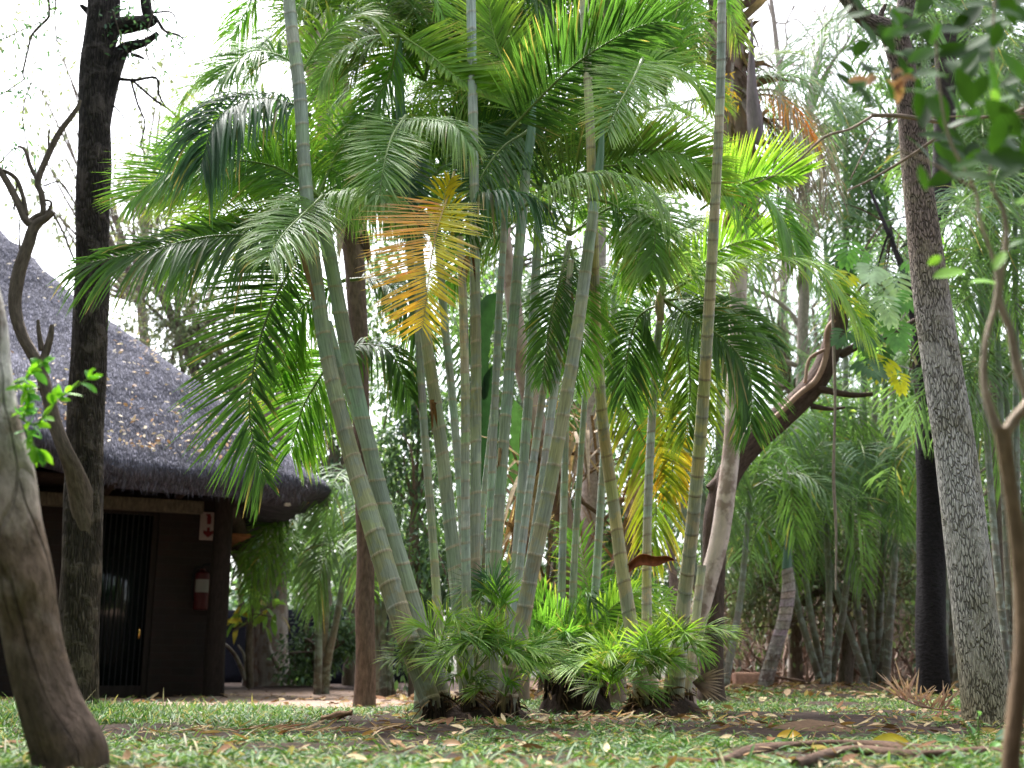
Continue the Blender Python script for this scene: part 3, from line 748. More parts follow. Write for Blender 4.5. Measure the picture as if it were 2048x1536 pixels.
def dark_left_tree():
    d = 7.4
    t = thing("dark_bark_tree", "tall dark tree with deeply ridged bark standing in front of the thatch", "tree", P(152, 1412, d) * [1, 1, 0])
    c, r = W3([(152, 1412, 82), (156, 1300, 78), (160, 1180, 78), (165, 1050, 75), (170, 920, 73), (175, 760, 70), (181, 620, 66), (186, 480, 64), (188, 360, 66), (190, 240, 62), (194, 130, 64), (204, 40, 62), (208, -60, 60), (214, -300, 50)], d)
    c, r = rooted(c, r, 1.2)
    mb = MB(); n, sg = 340, 84
    mb.tube(c, r, n, sg, [lin(112, 102, 88), lin(104, 94, 86), lin(92, 82, 78), lin(78, 70, 68), lin(74, 66, 66)], lump=.03, rough=.06)
    mb.build("trunk", M_darkbark, t)
    b = MB(); col = lin(76, 68, 68)
    for pts in ([(196, 300, 40), (206, 230, 36), (222, 160, 32), (234, 120, 30), (250, 96, 24), (290, 84, 15), (316, 66, 10)],
                [(206, 60, 26), (232, 52, 34), (262, 48, 32), (300, 42, 24), (312, 34, 12)], [(300, 42, 20), (292, 10, 22), (286, -60, 20)],
                [(222, 160, 24), (216, 110, 22), (228, 60, 22), (232, -40, 20)], [(262, 108, 8), (276, 112, 7), (288, 117, 5)],
                [(180, 26, 14), (166, 14, 9), (160, 10, 5)], [(236, 158, 7), (270, 160, 6), (312, 156, 5), (318, 190, 4), (332, 214, 3)],
                [(312, 36, 7), (330, 62, 6), (356, 70, 5), (368, 80, 3)], [(300, 26, 5), (340, 24, 4), (352, 40, 3), (356, 66, 2)],
                [(262, 160, 5), (276, 210, 4), (290, 246, 3), (282, 290, 3), (296, 312, 2), (312, 306, 2)], [(264, 160, 5), (310, 200, 5), (345, 225, 4), (366, 260, 3)],
                [(222, 206, 3), (240, 225, 3), (252, 238, 2), (270, 236, 1.5)]):
        q, rr = W3(pts, d); b.tube(q, rr, len(pts) * 6, 12, col, lump=.05)
    b.build("limbs", M_darkbark, t)
    b = MB(); col = lin(104, 92, 84)
    dd = -.25
    for pts in ([(176, 1120, 50, .27), (170, 1050, 54, .22), (158, 985, 46, .14), (144, 935, 36, .05), (130, 900, 30), (112, 850, 27), (96, 790, 25), (76, 730, 24), (44, 670, 24), (30, 610, 26), (38, 545, 26), (56, 490, 24), (70, 452, 22), (92, 436, 16), (106, 424, 12)],
                [(70, 452, 18), (52, 440, 17), (36, 404, 15), (10, 356, 13), (-30, 300, 10)], [(56, 452, 12), (64, 440, 12), (74, 432, 11), (86, 424, 11), (84, 390, 12), (76, 362, 13), (96, 310, 13), (118, 266, 12), (152, 220, 9), (160, 200, 6)],
                [(76, 362, 9), (60, 330, 8), (50, 300, 7), (36, 292, 4)], [(98, 296, 5), (97, 276, 4), (99, 258, 3)], [(52, 430, 12), (48, 400, 9), (34, 360, 9), (14, 344, 8), (-10, 338, 6)],
                [(92, 428, 7), (102, 412, 6), (100, 402, 5), (84, 400, 4)], [(84, 780, 18), (88, 720, 16), (100, 678, 13), (104, 650, 8)], [(84, 700, 12), (78, 664, 9), (76, 640, 6)],
                [(108, 430, 5), (126, 464, 4), (140, 500, 4), (150, 524, 3)], [(86, 372, 3), (120, 364, 3), (142, 394, 3), (152, 414, 2)], [(46, 402, 3), (36, 360, 3), (28, 420, 4)],
                [(40, 500, 4), (38, 470, 3), (40, 440, 3)]):
        q, rr = W3([(q_[0], q_[1], q_[2], dd + (q_[3] if len(q_) > 3 else 0)) for q_ in pts], d); b.tube(q, rr, len(pts) * 6, 10, col, lump=.05)
    b.build("dead_branch", M_bark, t)
    # hanging bare twigs with a few small leaves
    tw = MB(); lf = MB(); tips = []
    for pts in ([(96, -20, 4), (98, 30, 4), (84, 48, 4), (64, 70, 4), (56, 100, 3), (46, 146, 3), (50, 158, 2)], [(112, -10, 3), (110, 40, 2), (114, 84, 2)], [(50, 158, 2), (20, 178, 2), (0, 190, 2), (-40, 210, 2)],
                [(64, 160, 2), (50, 200, 2), (46, 240, 2), (56, 300, 2), (66, 350, 2)], [(82, 44, 2), (44, 60, 2), (10, 76, 2), (-40, 90, 2)], [(0, 326, 2), (24, 300, 2), (38, 296, 2)],
                [(258, 20, 3), (256, 34, 4), (252, 40, 4)], [(300, -20, 3), (308, 12, 2), (296, 60, 2), (292, 100, 2)], [(226, 20, 3), (240, 70, 2), (258, 110, 2)],
                [(320, 56, 2), (350, 80, 2), (372, 110, 2)], [(290, 70, 2), (294, 110, 2), (310, 140, 2)]):
        q, rr = W3(pts, d - .1); tw.tube(q, rr * 1.25, len(pts) * 5, 6, col * .7, cap=False); tips.extend(cr(q, 14))
    tips = np.array(tips)
    k = 420; ii = R.integers(0, len(tips), k)
    c0 = np.array(BGREEN)[R.integers(0, 4, k)]
    lf.ribbons(tips[ii] + R.normal(0, .05, (k, 3)), R.normal(0, 1, (k, 3)), R.normal(0, 1, (k, 3)), R.uniform(.03, .065, k), .018, .3, c0, c0, 3, 'ell', .2)
    tw.build("twigs", M_twig, t); lf.build("foliage", M_bgleaf, t)
    cr_ = MB()  # crown above the frame, added to darken the hut and ground
    for cx, cy, cz, rx in ((-4.2, 6.6, 7.2, 1.6), (-5.8, 7.4, 6.6, 1.8), (-3.4, 5.4, 7.6, 1.4), (-6.8, 8.6, 7.4, 1.7), (-5.0, 5.2, 7.4, 1.5)): leafcloud(cr_, (cx, cy, cz), (rx, rx, .8), 2600, .09, DGREEN, 16, .45, .3, .3)
    cr_.build("crown", M_bgleaf, t)
dark_left_tree()

def grey_right_tree():
    d = 5.15
    t = thing("grey_bark_tree", "leaning grey tree with cracked bark and forked top on the right", "tree", P(1975, 1443, d) * [1, 1, 0])
    c, r = W3([(1976, 1440, 104), (1966, 1360, 92), (1950, 1230, 86), (1932, 1080, 84), (1912, 920, 80), (1888, 760, 76), (1868, 620, 72), (1848, 480, 64), (1834, 360, 56), (1824, 260, 52), (1816, 200, 48), (1802, 120, 50), (1790, 70, 52)], d)
    c, r = rooted(c, r, 1.3)
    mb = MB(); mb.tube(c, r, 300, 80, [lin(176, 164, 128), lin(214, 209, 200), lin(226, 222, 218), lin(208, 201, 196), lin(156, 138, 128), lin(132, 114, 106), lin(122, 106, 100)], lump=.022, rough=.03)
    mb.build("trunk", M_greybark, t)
    b = MB()
    for pts in ([(1796, 90, 44), (1776, 60, 40), (1744, 46, 34), (1716, 24, 30), (1690, -10, 28), (1640, -80, 24)], [(1794, 80, 44), (1806, 30, 36), (1816, -20, 34), (1822, -90, 30)], [(1764, 52, 16), (1762, 30, 12), (1770, 10, 8)]):
        q, rr = W3(pts, d); b = MB(); b.tube(q, rr, 60, 20, lin(128, 114, 108), lump=.04); b.build("limb", M_greybark, t)
grey_right_tree()

def dark_bend_tree():
    d = 8.6
    t = thing("bent_tree", "dark brown tree whose trunk bends and climbs to the right behind the palms", "tree", P(1425, 1350, d) * [1, 1, 0])
    mb = MB()
    c, r = W3([(1422, 1365, 50), (1424, 1250, 46), (1428, 1120, 46), (1436, 1020, 48), (1462, 940, 52), (1510, 880, 50), (1570, 828, 47), (1620, 778, 45), (1650, 730, 43), (1672, 660, 40), (1681, 600, 34), (1680, 550, 26), (1678, 510, 12)], d)
    c, r = rooted(c, r, 1.3); mb.tube(c, r, 200, 36, lin(84, 70, 64), lump=.04)
    tr = mb.build("trunk", M_bark, t)
    b = MB()
    for pts in ([(1636, 778, 16, -.05), (1700, 790, 12, -.1), (1745, 788, 8, -.1)], [(1622, 812, 12), (1660, 818, 8), (1690, 815, 5)], [(1680, 710, 18), (1720, 690, 16), (1780, 670, 12), (1830, 640, 9)],
                [(1470, 920, 24), (1440, 960, 26), (1420, 980, 24)]):
        q, rr = W3(pts, d); b = MB(); b.tube(q, rr, 30, 12, lin(88, 74, 68), lump=.05); b.build("limb", M_bark, t)
    v = thing("liana", "pale liana clinging along the bent dark trunk", "liana", P(1660, 700, d - .15)); m = MB()
    for pts in ([(1500, 850, 9), (1545, 838, 10), (1596, 790, 12), (1632, 760, 13), (1652, 712, 12), (1655, 662, 12), (1668, 640, 9)], [(1610, 765, 7), (1618, 720, 7), (1640, 704, 7), (1656, 698, 6)]):
        q, rr = W3(pts, d - .14); m.tube(q, rr, 40, 10, lin(160, 132, 112), lump=.05)
    m.build("stem", M_pink, v)
    v = thing("hanging_vine", "thin grey vine hanging straight down past the bent trunk", "vine", P(1670, 900, d - .3)); m = MB()
    q, rr = W3([(1664, 600, 5), (1668, 720, 6), (1670, 820, 5), (1667, 950, 6), (1672, 1060, 5), (1672, 1180, 4)], d - .3); m.tube(q, rr, 60, 7, lin(140, 128, 116), lump=.1)
    m.build("stem", M_twig, v)
    # climbing plant with cut leaves
    v = thing("climbing_philodendron", "large leaved climber with pale green and yellow leaves on the bent trunk", "climber", P(1740, 640, d))
    m = MB(); m.tube(W3([(1690, 620, 8), (1740, 560, 8), (1790, 600, 7)], d - .1)[0], .012, 20, 8, lin(110, 120, 70)); m.build("stem", M_twig, v)
    spots = [(1745, 530, 66, 'p'), (1785, 545, 70, 'p'), (1700, 545, 50, 'y'), (1720, 500, 50, 'g'), (1790, 640, 70, 'g'), (1760, 690, 60, 'd'), (1775, 715, 60, 'y'), (1795, 745, 44, 'y'), (1722, 720, 60, 'd'), (1690, 600, 44, 'y'), (1830, 590, 56, 'g'), (1740, 600, 56, 'd'), (1812, 520, 48, 'g'), (1660, 560, 40, 'g'), (1680, 500, 56, 'd'), (1700, 480, 56, 'g'), (1660, 520, 50, 'd'), (1765, 590, 60, 'p'), (1715, 660, 56, 'g'), (1690, 660, 44, 'd'), (1745, 660, 56, 'd')]
    for x, y, s, k in spots:
        c0 = {'p': lin(150, 176, 140), 'g': lin(90, 140, 64), 'd': lin(56, 92, 50), 'y': lin(196, 196, 40)}[k]
        m = MB(); b = P(x, y, d - .2 + R.uniform(-.25, .2)); ss = S(x, y, d) * s
        dn = nrmz(np.array([R.normal(0, .5), -.4, -1 + R.normal(0, .3)])); side = nrmz(np.cross(dn, [0, -1, .4]))
        kk = 6
        base = np.array([b + dn * ss * q for q in np.linspace(.05, .8, kk) for _ in (0, 1)])
        dd = np.array([nrmz(side * sg * (1.15 - q) + dn * (.25 + q)) for q in np.linspace(.05, .8, kk) for sg in (-1, 1)])
        m.ribbons(base, dd, nrmz(np.array([0, -.8, .5])), ss * np.repeat(np.linspace(.62, .5, kk), 2), ss * .19, .15, c0, c0 * 1.05, 5, 'ell', .1)
        m.build("leaf", M_fgleaf, v)
dark_bend_tree()

# ------------------------------------------------------------------ areca palms
def stem(parent, pts, d, cols, gap=.13, segs=22, name="stem", ringcol=lin(202, 182, 154), gap_top=None, base=True, mat=None):
    """ringed cane, base first: pts (x, y, width[, depth offset])"""
    c, r = W3(pts, d)
    if base: c, r = rooted(c, r, .95)
    n0 = 400
    q = cr(np.hstack([c, r[:, None]]), n0)
    l = np.concatenate([[0], np.cumsum(np.linalg.norm(np.diff(q[:, :3], axis=0), axis=1))])
    tot = l[-1]; gap_top = gap_top or gap * .8
    nodes = []; s = .05
    while s < tot:
        nodes.append(s); s += (gap + (gap_top - gap) * s / tot) * R.uniform(.8, 1.2)
    S_, RG, BU = [0.0], [0.0], [0.0]
    for a, b in zip(nodes, nodes[1:] + [tot]):
        for o, g, bu in ((-.010, 0, .0), (-.006, .45, .03), (-.003, 1, .055), (.0006, .25, .035), (.003, 1, .05), (.006, .3, .012), (.011, 0, 0)):
            S_.append(a + o); RG.append(g); BU.append(bu)
        for k in (.3, .55, .8):
            S_.append(a + (b - a) * k); RG.append(0); BU.append(-.006)
    S_, RG, BU = map(np.array, (S_, RG, BU)); o = np.argsort(S_); S_, RG, BU = S_[o], RG[o], BU[o]
    keep = (S_ >= 0) & (S_ <= tot); S_, RG, BU = S_[keep], RG[keep], BU[keep]
    cc = np.stack([np.interp(S_, l, q[:, k]) for k in range(4)], 1)
    t, a, b = frames(cc[:, :3])
    th = np.linspace(0, 2 * np.pi, segs, endpoint=False)
    n = len(S_)
    rr = cc[:, 3][:, None] * (1 + BU)[:, None] * np.ones((1, segs))
    ph = R.uniform(0, 6.3) + np.cumsum(R.normal(0, .05, n)); sl = R.uniform(.1, .3)
    slant = cc[:, 3][:, None] * sl * np.cos(th[None] - ph[:, None])
    V = cc[:, None, :3] + rr[..., None] * (np.cos(th)[None, :, None] * a[:, None] + np.sin(th)[None, :, None] * b[:, None]) + slant[..., None] * t[:, None]
    u = S_ / tot
    cols = np.asarray(cols); s5 = np.linspace(0, 1, len(cols))
    base_c = np.stack([np.interp(u, s5, cols[:, k]) for k in range(3)], 1)
    ji = np.searchsorted(np.array(nodes), S_ + .006)
    jit = R.uniform(.82, 1.14, len(nodes) + 2)[ji][:, None]
    jc = (R.normal(0, .05, (len(nodes) + 2, 3)))[ji]
    base_c = base_c * jit * (1 + jc)
    rfade = np.clip(1.15 - .5 * u, .5, 1)[:, None]
    col = base_c * (1 - RG[:, None] * rfade) + ringcol * RG[:, None] * rfade
    col = np.repeat(col[:, None], segs, 1)
    # ring colour breaks up a little round the cane
    fl = 1 - .25 * RG[:, None] * (np.sin(th[None] * 3 + ph[:, None] * 7) > .3)
    col = col * fl[..., None]
    tc = np.stack([rr * np.cos(th)[None], rr * np.sin(th)[None], np.broadcast_to(S_[:, None], rr.shape)], -1) + R.uniform(-4, 4, 3)
    mb = MB(); mb.grid(V, True, col.reshape(-1, 3), tc, 0, True)
    return mb.build(name, mat or M_cane, parent)

FG = {  # frond colours: (leaf base, leaf tip)
    'b': (lin(58, 98, 66), lin(84, 126, 88)),      # bluish
    'd': (lin(62, 102, 40), lin(84, 126, 48)),        # dark green
    'g': (lin(90, 142, 44), lin(118, 162, 50)),      # fresh green
    'y': (lin(116, 162, 46), lin(160, 188, 54)),     # yellow green
    'p': (lin(124, 158, 98), lin(158, 182, 116)),   # pale waxy upper side
    'o': (lin(78, 110, 36), lin(124, 144, 44)),      # olive
    'a': (lin(200, 150, 60), lin(220, 170, 70)),     # amber
    's': (lin(150, 132, 112), lin(176, 158, 138)),   # straw
    'w': (lin(120, 112, 106), lin(150, 140, 132)),   # dead grey
}
def frond(parent, pts, L=.38, W=.022, n=52, hint=(0, -.7, .7), col='g', droop=.25, a0=22, a1=62, asym=(1, 1), lift=.25, rr=.008, t0=.1, segs=5, mat=None, name="frond", jit=.05, tipdead=.07, fold=.3, stiff=None, cols2=None, prof=None, along=None):
    pts = np.asarray(pts, float)
    N_ = 80
    q = cr(pts, N_); t, _, _ = frames(q)
    tt = np.linspace(t0, .995, n)
    idx = tt * (N_ - 1); i0 = np.floor(idx).astype(int); fr = (idx - i0)[:, None]; i1 = np.minimum(i0 + 1, N_ - 1)
    p = q[i0] * (1 - fr) + q[i1] * fr; T = nrmz(t[i0] * (1 - fr) + t[i1] * fr)
    h = np.asarray(hint, float)
    Nn = h[None] - T * (T @ h)[:, None]; Nn = nrmz(Nn)
    Bn = np.cross(T, Nn)
    mb = MB()
    rad = np.interp(np.linspace(0, 1, 9), [0, .1, .5, 1], [rr * 1.5, rr, rr * .7, rr * .2])
    c0, c1 = FG[col] if isinstance(col, str) else col
    mb.tube(cr(pts, 9), rad, 40, 6, c0 * .5 + lin(130, 140, 70) * .5, 1, cap=False)
    Lp = np.interp(tt, [0, .12, .4, .7, .9, 1] if prof is None else prof[0], [.5, .8, 1, .88, .62, .4] if prof is None else prof[1]) * L
    for si, sg in enumerate((1, -1)):
        if asym[si] <= 0: continue
        ang = np.radians(90 - np.interp(tt, [0, 1], [a0, a1]) + R.normal(0, 5, n))
        lf = lift + R.normal(0, jit, n)
        d = Bn * (sg * np.sin(ang))[:, None] + T * np.cos(ang)[:, None] + Nn * lf[:, None] + R.normal(0, jit * .8, (n, 3))
        Ln = Lp * asym[si] * R.uniform(.85, 1.1, n)
        cs = c0 if cols2 is None or si == 0 else cols2[0]
        ce = c1 if cols2 is None or si == 0 else cols2[1]
        k = R.uniform(.8, 1.2, (n, 1))
        C0 = cs * k; C1 = np.where(R.random((n, 1)) < tipdead, lin(190, 160, 96) * k, ce * k)
        if along is not None:
            u = tt[:, None] ** .8; A_ = along[si]; C0 = (A_[0] * (1 - u) + A_[1] * u) * k; C1 = np.where(R.random((n, 1)) < tipdead, lin(200, 160, 140) * k, C0 * 1.05)
        if isinstance(col, str) and col in 'bdgyo':
            C0, C1 = C0 * .86 + C0.mean(1, keepdims=True) * .14, C1 * .88 + C1.mean(1, keepdims=True) * .12
        mb.ribbons(p + R.normal(0, .002, (n, 3)), d, Nn, Ln, W * .88 * R.uniform(.8, 1.15, n) * (.6 + .4 * Lp / L), np.abs(droop * R.uniform(.5, 1.5, n)), C0, C1, segs, 'palm', fold, 2.2)
    return mb.build(name, [mat or M_leaf, M_rachis], parent)

def pf(pts, d):
    return np.array([P(x[0], x[1], d + (x[2] if len(x) > 2 else 0)) for x in pts])

def roots(parent, spots, mound, h=.11):
    """dark root fringe round every cane foot, over one low mound of old sheaths and soil"""
    mb = MB()
    for (px, py, d, w) in spots:
        c = P(px, py, d); c[2] = float(gz(c[0], c[1])); rr = S(px, py, d) * w / 2
        for k in range(int(26 + w * .5)):
            a = R.uniform(0, 6.283); hh = h * R.uniform(.3, 1.1); o = np.array([math.cos(a), math.sin(a), 0])
            mb.tube([c + o * rr * .85 + [0, 0, hh], c + o * rr * R.uniform(1.05, 1.2) + [0, 0, hh * .5], c + o * rr * R.uniform(1.15, 1.5) + [0, 0, -.02]], [.004, .006, .005], 7, 5, lin(64, 52, 44) * R.uniform(.4, 1.5), cap=False)
        k = 22; a = R.uniform(0, 6.283, k); rad = np.stack([np.cos(a), np.sin(a), np.zeros(k)], 1)
        c0 = np.array([lin(120, 92, 66), lin(86, 66, 50), lin(150, 124, 92)])[R.integers(0, 3, k)] * R.uniform(.5, 1, (k, 1))
        mb.ribbons(c + rad * rr * 1.05 + np.array([0, 0, 1.]) * (h * R.uniform(.1, 1.3, k))[:, None], rad * .6 + R.normal(0, .5, (k, 3)) + [0, 0, -.4], rad, R.uniform(.05, .16, k), R.uniform(.006, .02, k), .3, c0, c0, 3, 'str', .4)
    for (px, py, d, w) in mound:
        c = P(px, py, d); rx = S(px, py, d) * w / 2; ry = .28; u = np.linspace(-1, 1, 40); A, B = np.meshgrid(u, u); r2 = np.sqrt(A ** 2 + B ** 2)
        X, Y = c[0] + A * rx, c[1] + B * ry
        Z = gz(X, Y) - .012 + np.maximum(0, 1 - r2 ** 2) ** .7 * h * (.5 + 1.0 * fbm(X + 9, Y, 91, 9))
        mb.grid(np.stack([X, Y, Z], -1), False, lin(48, 38, 32))
    return mb.build("root_mass", M_root, parent)

G1, G2, G3, GB = lin(172, 174, 132), lin(168, 178, 154), lin(158, 174, 152), lin(160, 150, 118)
BL1, BL2 = lin(182, 190, 178), lin(170, 184, 172)
YE1, YE2 = lin(196, 188, 134), lin(194, 188, 156)
BASE = lin(112, 92, 68)

def small_shoot(parent, x, y, d, nf, hpx, spread, cols='yg', Lf=.2, droop=.16):
    """young basal shoot: a few short fronds fanning from one point"""
    b = P(x, y, d); s = S(x, y, d)
    for k in range(nf):
        a = R.uniform(-1, 1) * spread; dep = R.uniform(-.7, .45)
        h = hpx * s * R.uniform(.5, .95)
        tip = b + np.array([math.sin(a) * h * 1.1, dep * h, math.cos(a) * h * R.uniform(.45, 1)])
        mid = (b + tip) / 2 + np.array([0, 0, h * .28])
        frond(parent, [b, mid, tip, tip + np.array([math.sin(a) * h * .3, dep * h * .3, -h * .12])], L=Lf * R.uniform(.8, 1.15), W=.0105, n=17, hint=(0, -.5, .85), col=cols[int(R.integers(0, len(cols)))],
              droop=droop, a0=25, a1=70, rr=.0035, t0=.42, segs=4, name="shoot_frond", lift=.2, jit=.1, tipdead=.1)

def main_palm():
    d = 5.9
    t = thing("areca_palm", "large clump palm with many ringed green canes and a dying orange frond in the middle", "palm", P(950, 1430, d) * [1, 1, 0])
    ss = [
        ([(868, 1432, 40, -.45), (842, 1350, 44, -.42), (800, 1232, 45, -.4), (748, 1060, 42, -.35), (700, 900, 34, -.3), (656, 720, 30, -.3), (630, 545, 29, -.3), (616, 420, 28, -.3), (608, 320, 26, -.3), (600, 190, 27, -.3), (584, 60, 25, -.3), (572, -60, 24, -.3)], [BASE, GB, G1, G1, G2, G3, G3, G3, G2, G3], .14),
        ([(884, 1400, 38, -.2), (850, 1290, 40, -.2), (808, 1150, 36, -.2), (770, 1020, 33, -.2), (735, 880, 31, -.2), (697, 710, 30, -.2), (668, 560, 29, -.2), (645, 440, 28, -.2), (632, 395, 22, -.2)], [BASE, G2, G3, G3, G3, G3], .16),
        ([(838, 1300, 22, .1), (792, 1150, 21, .1), (748, 960, 20, .1), (722, 860, 18, .1), (682, 740, 18, .1), (655, 640, 16, .1)], [G2, BL1, BL1, BL2], .12),
        ([(884, 1320, 22, .25), (874, 1200, 18, .25), (866, 1080, 17, .25), (850, 880, 16, .25), (836, 650, 15, .25), (830, 560, 14, .25)], [G2, G1, BL2, BL1], .1),
        ([(938, 1390, 40, 0), (924, 1280, 32, 0), (912, 1160, 29, 0), (896, 1010, 27, 0), (876, 840, 26, 0), (850, 660, 23, 0), (838, 520, 22, 0)], [BASE, G2, G2, G1, G3], .13),
        ([(935, 1300, 20, .45), (922, 1000, 17, .45), (905, 800, 16, .45), (886, 610, 16, .45), (878, 500, 15, .45)], [G2, BL1, BL2, BL1], .12),
        ([(938, 1395, 26, -.25), (933, 1200, 20, -.25), (931, 1000, 18, -.25), (930, 760, 18, -.25), (926, 600, 17, -.25), (920, 470, 14, -.25)], [BASE, G1, BL1, G1, YE2, YE2], .09),
        ([(954, 1400, 34, -.1), (950, 1200, 23, -.1), (951, 1000, 22, -.1), (952, 760, 22, -.1), (950, 560, 21, -.1), (947, 300, 20, -.1), (944, 120, 19, -.1), (941, -70, 19, -.1)], [BASE, GB, G2, G1, G2, G2, BL2, BL1], .135),
        ([(975, 1360, 26, .1), (978, 1200, 19, .1), (982, 1000, 17, .1), (990, 800, 15, .1), (998, 620, 14, .1), (1008, 460, 14, .1), (1014, 320, 12, .1)], [BASE, BL1, BL1, BL2, YE2], .09),
        ([(980, 1390, 34, .0), (988, 1180, 25, 0), (1004, 930, 23, 0), (1022, 700, 22, 0), (1040, 480, 21, 0), (1052, 340, 19, 0)], [BASE, G2, G3, G3, G3], .15),
        ([(1010, 1350, 26, .3), (1030, 1150, 21, .3), (1048, 920, 20, .3), (1062, 720, 19, .3), (1072, 540, 18, .3), (1078, 400, 16, .3)], [GB, G3, BL2, G3], .15),
        ([(1016, 1360, 22, .2), (1042, 1110, 17, .2), (1070, 900, 16, .2), (1094, 730, 14, .2), (1122, 570, 13, .2), (1140, 480, 12, .2)], [GB, BL2, BL1, YE2, YE2], .08),
        ([(1022, 1380, 26, .0), (1048, 1200, 20, .0), (1080, 1000, 18, .0), (1102, 830, 17, .0), (1120, 700, 15, .0), (1134, 600, 14, .0), (1142, 520, 12, 0)], [GB, BL2, BL1, BL1, YE2], .11),
        ([(1012, 1405, 44, -.25), (1040, 1270, 34, -.25), (1062, 1150, 31, -.25), (1092, 1010, 29, -.25), (1124, 840, 27, -.25), (1150, 690, 26, -.25), (1174, 520, 24, -.25), (1190, 400, 20, -.25)], [BASE, GB, G1, G1, G2, G3], .145),
        ([(950, 1340, 16, .5), (958, 1100, 14, .5), (980, 880, 12, .5), (1000, 700, 11, .5)], [G2, BL2, G2], .08),
    ]
    for pts, cols, gap in ss: stem(t, pts, d, cols, gap)
    # crownshafts showing among the leaves
    for pts, dd in (([(826, 640, 14), (818, 460, 16), (808, 320, 19), (800, 205, 20), (797, 140, 20), (796, 80, 15)], .25), ([(838, 520, 22), (830, 430, 22), (822, 350, 14)], .0), ([(1190, 400, 20), (1200, 320, 16), (1204, 260, 9)], -.25), ([(1052, 340, 19), (1062, 270, 18), (1068, 200, 10)], 0), ([(878, 500, 15), (872, 420, 15), (868, 350, 9)], .45)):
        q, r_ = W3(pts, d + dd); m = MB(); m.tube(q, r_, 20, 16, [lin(104, 134, 108), lin(90, 128, 92)]); m.build("crownshaft", M_shaft, t)
    for (x, y, o_, n_, lp) in ((868, 800, -.05, 5, .16), (1118, 640, .15, 5, .2), (1128, 560, .1, 6, .2), (716, 930, .0, 4, .3), (1098, 760, .15, 4, .16), (940, 520, -.3, 4, .14), (1000, 900, 0, 3, .1), (1052, 980, .25, 3, .12)):
        b = P(x, y, d + o_ - .04); m = MB(); c0 = np.array([lin(128, 96, 66), lin(96, 70, 52), lin(176, 150, 116)])[R.integers(0, 3, n_)]
        m.ribbons(b + R.normal(0, .012, (n_, 3)), np.stack([R.normal(0, .25, n_), R.normal(-.1, .2, n_), -np.ones(n_)], 1), (0, -1, .2), lp * R.uniform(.5, 1.2, n_), R.uniform(.012, .03, n_), R.uniform(-.1, .2, n_), c0, c0 * .8, 5, 'str', .7); m.build("dry_sheath", M_dry, t)
    # dead stub hanging beside the outer cane
    q, r_ = W3([(628, 600, 5), (612, 540, 10), (600, 500, 13), (594, 480, 10)], d - .38); m = MB(); m.tube(q, r_, 20, 10, lin(150, 120, 90), lump=.1); m.build("dry_sheath", M_sheath, t)
    roots(t, [(868, 1440, d - .45, 40), (884, 1428, d - .2, 40), (938, 1426, d, 44), (938, 1434, d - .25, 34), (954, 1430, d - .1, 38), (978, 1426, d + .1, 34), (980, 1428, d, 38), (1012, 1434, d - .25, 46), (1022, 1428, d, 34), (1014, 1424, d + .25, 30), (906, 1430, d - .1, 40)], [(955, 1428, d - .1, 230)])
    cam_ = (0, -1, .25); mid = (0, -.75, .65); upv = (0, -.25, 1)
